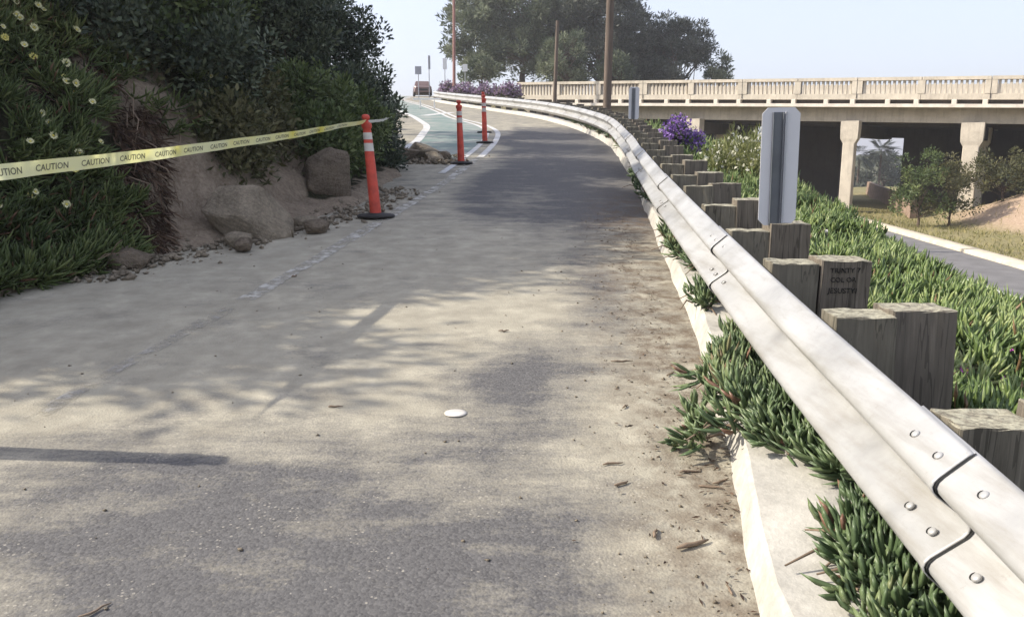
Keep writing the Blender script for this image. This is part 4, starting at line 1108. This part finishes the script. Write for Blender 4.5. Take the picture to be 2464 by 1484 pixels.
# trees on the hill whose shade falls over the ramp
def hill_tree(x, y, hgt, r, nl, label, ncl=80):
    z = float(ground_z(x, y)) - .1; e = empty('hill_tree', (x, y, z)); tag(e, label, 'tree', 'trees on the hilltop')
    V, F, t, C = clumped_crown((0, 0, hgt), r, ncl, nl, .16, .08, .42, shell=.35)
    crown_obj('crown', V, F, t, M['shrubD'], e)
    limbs((0, 0, 0), C, 30, .13, e, 'trunk', 'bark', (0, 0, hgt * .9))
TREES = [(-6.0, 8.3, .8, (1.2, 1.2, .9), 4200, 'broad dark tree on the hilltop over the slip'),
         (-6.2, 11.2, 1.2, (1.3, 1.4, .9), 5200, 'dense dark tree on the hilltop above the green shrub'),
         (-6.6, 15.0, 1.6, (1.5, 1.9, 1.0), 6000, 'dark tree behind the skyline bush'),
         (-7.0, 19.2, 1.9, (1.5, 2.1, 1.1), 6000, 'dark tree behind the hill shading the green lane'),
         (-7.4, 23.4, 2.3, (1.6, 2.0, 1.2), 6000, 'last dark tree along the hilltop'),
         (-6.9, 7.0, .8, (.9, .8, .7), 2400, 'thin tree at the head of the eroded chute'),
         (-7.3, 4.9, .7, (1.2, .9, .8), 1500, 'sparse unseen tree added on the low hilltop for dappled shade')]  # last one is out of view, added to break the sun into dapples
for t_ in TREES: hill_tree(*t_)

# ------------------------------------------------------------------ bridge
BR = empty('bridge', BK(0)[0:2] + (0,)); B0 = Vector(BR.location); tag(BR, 'long cream concrete road bridge with baluster parapet on flared columns', 'bridge')
bang = math.atan2(.042, -.0632)         # heading of the bridge towards the ramp
ux = Vector((math.cos(bang), math.sin(bang), 0)); un_ = Vector((.5535, .8329, 0)); KM = 42 * math.hypot(.0632, .042)
def cap_z(k): return 5.40 + .113 * k
def bpt(k, off, z): return Vector(BK(0) + (0,)) + ux * (KM * k) + un_ * off + Vector((0, 0, z)) - B0
def bbox_(mb, k0, k1, o0, o1, z0, z1):
    V = [bpt(k, o, (cap_z(k) + z)) for k in (k0, k1) for o in (o0, o1) for z in (z0, z1)]
    mb.add(V, [(0, 1, 3, 2), (4, 6, 7, 5), (0, 4, 5, 1), (2, 3, 7, 6), (0, 2, 6, 4), (1, 5, 7, 3)]); return mb
KS = list(range(-4, 10))
bal_me = None
def part(name, fn, m): mb = MB(); fn(mb); return link(name, mb.mesh(name), M[m], BR)
for k in KS:
    k1 = k + 1
    if k >= 9: break
    part('cap_rail', lambda mb: bbox_(mb, k + .006, k1 - .006, -.06, .36, -.17, 0), 'bridge')
    part('parapet_base', lambda mb: bbox_(mb, k + .003, k1 - .003, -.02, .32, -1.16, -.86), 'bridge')
    pw = .055 if k % 2 else .085
    pil = part('pilaster', lambda mb: bbox_(mb, k - pw, k + pw, -.045, .345, -.86, -.168), 'bridge')
    if k % 2 == 0:
        part('joint', lambda mb: bbox_(mb, k - .004, k + .004, -.05, -.02, -1.1, -.1), 'dark')
    nb = 11
    for j in range(nb):
        kk = k + .075 + (j + .5) * (.85 / nb)
        if bal_me is None:
            mb = MB(); mb.box((0, 0, 0), (.115, .20, .694)); bal_me = mb.mesh('baluster'); bal_me.materials.append(M['bridge'])
        p = bpt(kk, .15, cap_z(kk) - .515)
        link('baluster', bal_me, None, BR, p, (0, 0, bang))
    for q in (.06, .5):
        p = bpt(k + q, .12, cap_z(k + q) - 1.27)
        mb = MB(); mb.box((0, 0, 0), (.24, .34, .24), None, .02); link('bracket', mb.mesh('bracket'), M['pipe'], BR, p, (0, 0, bang))
mb = MB(); bbox_(mb, -4, 9, -.16, .40, -1.56, -1.385); link('ledge', mb.mesh('ledge'), M['pipe'], BR)
mb = MB(); bbox_(mb, -4, 9, .30, .5, -1.42, -1.12); link('deck_edge', mb.mesh('deck_edge'), M['bridge_shade'], BR)
mb = MB(); bbox_(mb, -4, 9, .42, 12, -1.45, -1.15); link('deck', mb.mesh('deck'), M['bridge_shade'], BR)
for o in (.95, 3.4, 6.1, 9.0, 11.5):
    mb = MB(); bbox_(mb, -4, 9, o, o + .45, -2.32 if o < 1 else -2.45, -1.452); link('girder', mb.mesh('girder'), M['bridge' if o < 1 else 'bridge_shade'], BR)
part('far_parapet', lambda mb: bbox_(mb, -4, 9, 11.7, 12, -1.14, .42), 'bridge')
for k in (-1.75, .20, 2.08, 4.96, 7.0):
    for o in ((.5,) if k == 2.08 else (.5, 6.2, 11.6)):
        gz_ = float(terrain_z(*( (Vector(BK(0) + (0,)) + ux * (KM * k) + un_ * o).xy ))) - .3
        zt = cap_z(k) - 2.31
        mb = MB(); wd = .74 if k == .20 else .62
        M_ = Matrix.Rotation(bang, 3, 'Z')
        c = bpt(k, o, 0)
        mb.box((c.x, c.y, (gz_ + zt - .9) / 2), (wd, .75, zt - .9 - gz_), M_, .04)
        co_ = link('column', mb.mesh('column'), M['bridge'], BR)
        # flared head
        V = []
        for z, w_, dd in ((zt - 1.25, wd / 2 - .02, .36), (zt - .95, wd / 2 + .14, .40), (zt - .45, wd / 2 + .16, .42), (zt + .01, wd / 2 + .16, .42)):
            for a, b in ((-1, -1), (1, -1), (1, 1), (-1, 1)): V.append(c + ux * (a * w_) + un_ * (b * dd) + Vector((0, 0, z)))
        F = [(i * 4 + j, i * 4 + (j + 1) % 4, (i + 1) * 4 + (j + 1) % 4, (i + 1) * 4 + j) for i in range(3) for j in range(4)] + [(0, 1, 2, 3), (12, 13, 14, 15)]
        link('column_head', MB().add(V, F).mesh('column_head'), M['bridge'], co_)
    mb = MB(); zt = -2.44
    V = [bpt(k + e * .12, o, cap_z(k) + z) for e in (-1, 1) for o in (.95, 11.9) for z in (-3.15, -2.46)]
    mb.add(V, [(0, 1, 3, 2), (4, 6, 7, 5), (0, 4, 5, 1), (2, 3, 7, 6), (0, 2, 6, 4), (1, 5, 7, 3)]); link('cross_beam', mb.mesh('cross_beam'), M['bridge_shade'], BR)
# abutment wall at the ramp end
part('abutment', lambda mb: bbox_(mb, 7.4, 9.0, .6, 11.5, -8.0, -2.46), 'bridge_shade')
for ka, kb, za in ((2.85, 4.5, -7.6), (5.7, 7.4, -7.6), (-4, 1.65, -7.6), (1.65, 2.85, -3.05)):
    part('back_wall', lambda mb: bbox_(mb, ka, kb, 10.2, 10.7, za, -2.46), 'bridge_shade')

# ------------------------------------------------------------------ poles, wire
def pole(x, y, z0, z1, r0, r1, m, label, lean=(0, 0), arm=False):
    e = empty('utility_pole', (x, y, z0)); tag(e, label, 'pole', 'poles along the ramp')
    h = z1 - z0
    link('shaft', MB().tube([(lean[0] * h * t, lean[1] * h * t, h * t) for t in np.linspace(0, 1, 8)], list(np.linspace(r0, r1, 8)), 14).mesh('shaft', auto=50), M[m], e)
    if arm:
        mb = MB(); mb.box((lean[0] * h + .02, 0, h - .6), (2.2, .10, .12)); link('crossarm', mb.mesh('crossarm'), M[m], e)
        for dx in (-.95, -.4, .4, .95): link('insulator', MB().lathe([(.03, 0), (.05, .04), (.03, .08), (.05, .12), (.02, .16)], 10, (dx + lean[0] * h, 0, h - .54)).mesh('insulator', smooth=True), M['signg'], e)
    return e
def gz1(x, y): return float(terrain_z(x, y)) - .3
pole(3.32, 29.0, gz1(3.32, 29), 14.5, .145, .11, 'pole', 'stout brown timber pole behind the curve of the guardrail', (.010, 0), True)
pole(2.2, 44.0, gz1(2.2, 44), 8.35, .115, .085, 'pole', 'short brown timber pole in front of the bridge parapet end', (.028, 0))
pole(-3.85, 55.0, gz1(-3.85, 55), 17, .11, .07, 'polered', 'thin reddish pole at the far end of the guardrail', (.012, 0), True)
mb = MB(); wp = []
for t in np.linspace(0, 1, 14): wp.append((12.0 + 1.8 * t, 74 + 2 * t, 15.6 + 4.5 * (1 - t) - .5 * 4 * t * (1 - t)))
tag(link('overhead_wire', mb.tube(wp, .028, 5).mesh('wire', smooth=True), M['wire']), 'dark overhead wire slanting up from the right hand treetop', 'wire')

# ------------------------------------------------------------------ far road signs, car, barricade
def sign(x, y, zb, wd, ht, m, label, rz=0, pr=.03):
    g = float(ramp_z(y)) - .35; e = empty('road_sign', (x, y, g), rz); tag(e, label, 'road sign', 'small signs at the top of the ramp')
    link('sign_post', MB().tube([(0, .03, 0), (0, .03, zb + ht - g)], pr, 8).mesh('sign_post', auto=40), M['signg'], e)
    mb = MB(); mb.box((0, 0, zb + ht / 2 - g), (wd, .02, ht), None, .006); link('sign_face', mb.mesh('sign_face'), M[m], e)
sign(-6.75, 60, 7.15, .46, .56, 'signg', 'grey square sign back standing alone at the top of the ramp')
sign(-5.95, 60, 7.5, .22, .95, 'signg', 'tall narrow grey sign beyond the square one', .9)
sign(-4.75, 59, 7.4, .30, .75, 'signw', 'pale narrow sign just left of the thin reddish pole', .3)
sign(-3.35, 59.5, 7.3, .34, .5, 'signw', 'small white sign in front of the pine foliage')
CAR = empty('car', (-9.3, 86, float(ramp_z(86)) + .01), R(8)); tag(CAR, 'dark reddish car facing down the ramp at its top', 'car')
def loft(secs):
    V = []; F = []; n = len(secs[0])
    for s_ in secs: V += s_
    for i in range(len(secs) - 1):
        for j in range(n): F.append((i * n + j, i * n + (j + 1) % n, (i + 1) * n + (j + 1) % n, (i + 1) * n + j))
    F += [tuple(range(n)), tuple(range((len(secs) - 1) * n, len(secs) * n))]; return V, F
def sec(y, w_, z0, z1, ch=.08): return [(-w_ + ch, y, z0), (w_ - ch, y, z0), (w_, y, z0 + ch), (w_, y, z1 - ch * 1.5), (w_ - ch, y, z1), (-w_ + ch, y, z1), (-w_, y, z1 - ch * 1.5), (-w_, y, z0 + ch)]
V, F = loft([sec(-2.25, .78, .30, .78), sec(-2.1, .88, .25, .88), sec(-.95, .92, .25, 1.0), (sec(.9, .92, .25, 1.02)), sec(2.1, .90, .25, 1.0), sec(2.25, .8, .3, .9)])
link('body', MB().add(V, F).mesh('body', auto=35), M['carp'], CAR)
V, F = loft([sec(-1.0, .80, .98, 1.02, .02), sec(-.35, .72, .98, 1.50, .08), sec(1.4, .72, .98, 1.52, .08), sec(2.05, .78, .98, 1.04, .02)])
cb_ = link('cabin', MB().add(V, F).mesh('cabin', auto=35), M['carp'], CAR)
mb = MB(); mb.add([(-.68, -.93, 1.06), (.68, -.93, 1.06), (.60, -.43, 1.44), (-.60, -.43, 1.44)], [(0, 1, 2, 3)]); link('windscreen', mb.mesh('windscreen'), M['glass'], cb_)
for sx in (-1, 1):
    mb = MB(); mb.add([(sx * .795, -.7, 1.06), (sx * .795, 1.6, 1.06), (sx * .735, 1.3, 1.45), (sx * .735, -.25, 1.45)], [(0, 1, 2, 3)]); link('side_window', mb.mesh('side_window'), M['glass'], cb_)
    mb = MB(); mb.box((sx * .62, -2.2, .70), (.30, .08, .14), None, .03); link('headlight', mb.mesh('headlight'), M['reflect'], CAR)
    for y in (-1.35, 1.4):
        wl = empty('wheel', (sx * .83, y, .33)); wl.parent = CAR; wl.rotation_euler = (0, R(90), 0)
        link('tyre', MB().lathe([(.20, -.11), (.32, -.11), (.34, -.07), (.34, .07), (.32, .11), (.20, .11)], 20).mesh('tyre', auto=40), M['rubber'], wl)
        link('rim', MB().lathe([(.02, -.115), (.20, -.10), (.20, .10), (.02, .115)], 16).mesh('rim', auto=40), M['rim'], wl)
mb = MB(); mb.box((0, -2.24, .52), (1.0, .06, .20), None, .02); link('grille', mb.mesh('grille'), M['dark'], CAR)
BA = empty('barricade', (-4.35, 42.5, float(ramp_z(42.5)) + .005), R(3)); tag(BA, 'low white two-legged barricade across the green lane at the top', 'barricade')
mb = MB(); mb.box((0, 0, .47), (1.45, .04, .09), None, .008); link('board', mb.mesh('board'), M['white'], BA)
for dx in (-.36, .36):
    mb = MB(); mb.box((dx, .03, .235), (.06, .05, .47), None, .006); link('leg', mb.mesh('leg'), M['white'], BA)
    mb = MB(); mb.box((dx, .03, .02), (.07, .5, .04), None, .006); link('foot', mb.mesh('foot'), M['white'], BA)

# ------------------------------------------------------------------ trees behind the bridge
def big_tree(name, x, y, zc, r, ncl, nl, m, label, cr=.8, L=.34, Wd=.09, base=None, r0=.35, limbsn=70, shape=None, lower=-.55, shell=.45, flat=.25, group='trees beyond the bridge'):
    zb = float(terrain_z(x, y)) - .2 if base is None else base
    e = empty(name, (x, y, zb)); tag(e, label, 'tree', group)
    V, F, t, C = clumped_crown((0, 0, zc - zb), r, ncl, nl, L, Wd, cr, flat=flat, shell=shell, lower=lower, up_bias=.5, shape=shape)
    crown_obj('crown', V, F, t, M[m], e)
    limbs((0, 0, 0), C, limbsn, r0, e, 'trunk', 'bark', (.4, 0, zc - zb + r[2] * .3), .35)
    return e
big_tree('pine_tree', 1.2, 88, 14.6, (8.2, 6.5, 6.6), 350, 52000, 'pineL', 'big grey green pine with a broad crown behind the bridge end', .95, .46, .13, lower=-.85, shell=.35)
big_tree('pine_tree', 8.6, 84, 12.6, (4.9, 4.5, 6.6), 200, 34000, 'pineD', 'dense blackish pine right of the big pale one', .95, .40, .11)
big_tree('pine_tree', 12.6, 86, 10.4, (2.9, 3, 3.0), 70, 10000, 'pineD', 'lower dark tree joining the two pine crowns', .8, .38, .10)
big_tree('pine_tree', 16.4, 85, 11.9, (3.6, 3.2, 3.3), 100, 16000, 'pineD', 'round pine at the right end of the group over the parapet', .75, .36, .10)
big_tree('small_tree', 4.6, 74, 9.6, (2.0, 2, 2.6), 50, 5500, 'pineL', 'lighter bushy tree in front of the dark pine by the parapet', .6, .30, .09)
big_tree('small_tree', 9.0, 74, 8.6, (1.7, 1.7, 1.6), 40, 4200, 'pineL', 'short pale bush tree rising just over the parapet beside the stout pole', .5, .28, .09)
for x_, zc_, lb_ in ((-3.2, 9.2, 'low pine bough clump hanging over the purple bushes'), (5.6, 8.6, 'low green bush under the dark pine behind the parapet'), (11.8, 8.6, 'low dark bush behind the parapet between the pines'), (14.8, 8.8, 'low bush under the round pine behind the parapet')):
    big_tree('background_bush', x_, 81, zc_, (1.9, 1.6, 1.5), 34, 3600, 'pineD' if x_ > 8 else 'pineL', lb_, .6, .34, .11, limbsn=10, r0=.12)
def palm_tree(x, y, zc, r, label, m='palm', nf=26, zb=None, r0=.2):
    zb = float(terrain_z(x, y)) - .2 if zb is None else zb
    e = empty('palm_tree', (x, y, zb)); tag(e, label, 'palm', 'palm trees'); h = zc - zb
    link('trunk', MB().tube([(.03 * math.sin(t * 3), 0, h * t) for t in np.linspace(0, 1, 8)], list(np.linspace(r0, r0 * .7, 8)), 9).mesh('trunk', auto=50), M['bark'], e)
    Ps, Ds, Ns, Ls, Ws = [], [], [], [], []
    for f in range(nf):
        a = 6.283 * f / nf + random.uniform(-.2, .2); el = random.uniform(-.7, 1.2); d = Vector((math.cos(a) * math.cos(el), math.sin(a) * math.cos(el), math.sin(el)))
        for t in np.linspace(.25, 1, 12):
            p = Vector((0, 0, h)) + d * r * t - Vector((0, 0, .35 * r * t * t))
            for sd in (-1, 1):
                sdv = d.cross(Vector((0, 0, 1))).normalized() * sd
                Ps.append(p); Ds.append((d * .6 + sdv * .8 - Vector((0, 0, .35))).normalized()); Ns.append((0, 0, 1)); Ls.append(r * .42); Ws.append(r * .07)
    V, F = leaf_quads(np.array(Ps), np.array(Ds), np.array(Ns, float), np.array(Ls), np.array(Ws)); tt = rng.random(len(Ps))
    crown_obj('fronds', V, F, np.concatenate([tt, tt]), M[m], e)
big_tree('small_tree', 20.3, 82, 9.5, (1.2, 1.2, 1.7), 26, 2200, 'pineL', 'small bushy treetop showing above the parapet right of the pines', .5, .34, .1, limbsn=8)
# seen through the underpass
palm_tree(51.0, 120, 1.4, 2.0, 'left palm of the pair seen under the bridge', 'haz')
palm_tree(54.6, 121, 1.9, 2.6, 'taller palm of the pair seen under the bridge', 'haz', 34)
for i, (x, y, zc, r, lb) in enumerate(((47.5, 118, -4.2, 3.0, 'hazy bush at the left foot of the far palms'), (52.5, 124, -3.6, 3.2, 'hazy bush between the far palms'), (57.5, 126, -1.2, 3.4, 'hazy tree right of the far palms'), (62, 128, -3, 3.5, 'hazy tree at the right of the far group'))):
    big_tree('far_tree', x, y, zc, (r, r, r * .8), 36, 2600, 'haz', lb, .9, .5, .2, group='hazy trees beyond the underpass', limbsn=14)
LW = MB(); A0, A1 = (21.0, 42.3), (27.2, 62.0)
V = []
for t in (0, 1):
    x = A0[0] + (A1[0] - A0[0]) * t; y = A0[1] + (A1[1] - A0[1]) * t; z = float(low_z(y))
    for dx, dz in ((-.15, -.5), (.25, -.5), (.15, .95), (-.10, .95)): V.append((x + dx, y, z + dz))
LW.add(V, [(0, 1, 2, 3), (4, 5, 6, 7), (0, 1, 5, 4), (1, 2, 6, 5), (2, 3, 7, 6), (3, 0, 4, 7)])
tag(link('low_wall', LW.mesh('low_wall'), M['logm']), 'low brown wall running away under the bridge', 'wall')
for (x, y, r, m_, nl, lb, L) in ((18.9, 37.5, (1.2, 1.0, 2.2), 'shrubG', 3600, 'dark upright bush left of the nearer bridge column', .13),
        (20.5, 37.8, (1.35, 1.0, 2.0), 'shrubO', 3200, 'straggly olive bush beside the nearer bridge column', .13),
        (23.6, 39.0, (1.9, 1.3, 1.7), 'shrubO', 4200, 'wide dusty bush behind the nearer bridge column', .15),
        (26.2, 40.5, (1.6, 1.2, 1.2), 'shrubD', 3800, 'dark bush in the shade right of the bridge column', .15),
        (26.6, 38.2, (.7, .7, 1.3), 'shrubG', 2200, 'bright green bush at the edge of the earth bank', .13)):
    shrub('roadside_bush', (x, y), r, lb, 'bush', (m_,), 44, nl, L, .06, .32, 'bushes under the bridge', zoff=.7, stems=20, lower=-.5, shell=.25)
# verge grass and dry tufts by the lower road
n = 9000; yy = 14 + 34 * rng.random(n); xx = 15.9 + .09 * (yy - 20) + 11 * rng.random(n) ** 1.3
P = np.stack([xx, yy, terrain_z(xx, yy)], -1); bmask = (bl := sstep(18.8, 20, xx - .05 * yy) * (1 - sstep(22.6, 24.4, xx - .05 * yy))) < rng.random(n) * 1.3
P = P[bmask]; n = len(P)
V, F = leaf_quads(P, unit(UPZ + rng.normal(size=(n, 3)) * .45), rand_dirs(n), .10 + .16 * rng.random(n), .02 + .02 * rng.random(n))
tt = rng.random(n); M['grass'] = leafmat('verge_grass', [(0, (.12, .13, .04)), (.5, (.24, .22, .09)), (1, (.36, .31, .15))], .8, .25)
o = crown_obj('verge_grass', V, F, np.concatenate([tt, tt]), M['grass'], None); tag(o, 'dry green grass on the verge beyond the lower road', 'grass', kind='stuff')

# ------------------------------------------------------------------ thin coastal haze
mb = MB(); mb.box((30, 95, 5), (330, 270, 44)); hzm = bpy.data.materials.new('haze'); hzm.use_nodes = True
hn = hzm.node_tree; hn.nodes.remove(hn.nodes['Principled BSDF'])
pv = hn.nodes.new('ShaderNodeVolumePrincipled'); pv.inputs['Color'].default_value = (.93, .94, .97, 1); pv.inputs['Density'].default_value = .0008; pv.inputs['Anisotropy'].default_value = .3
hn.links.new(pv.outputs[0], hn.nodes['Material Output'].inputs['Volume'])
tag(link('haze', mb.mesh('haze'), hzm), kind='stuff')
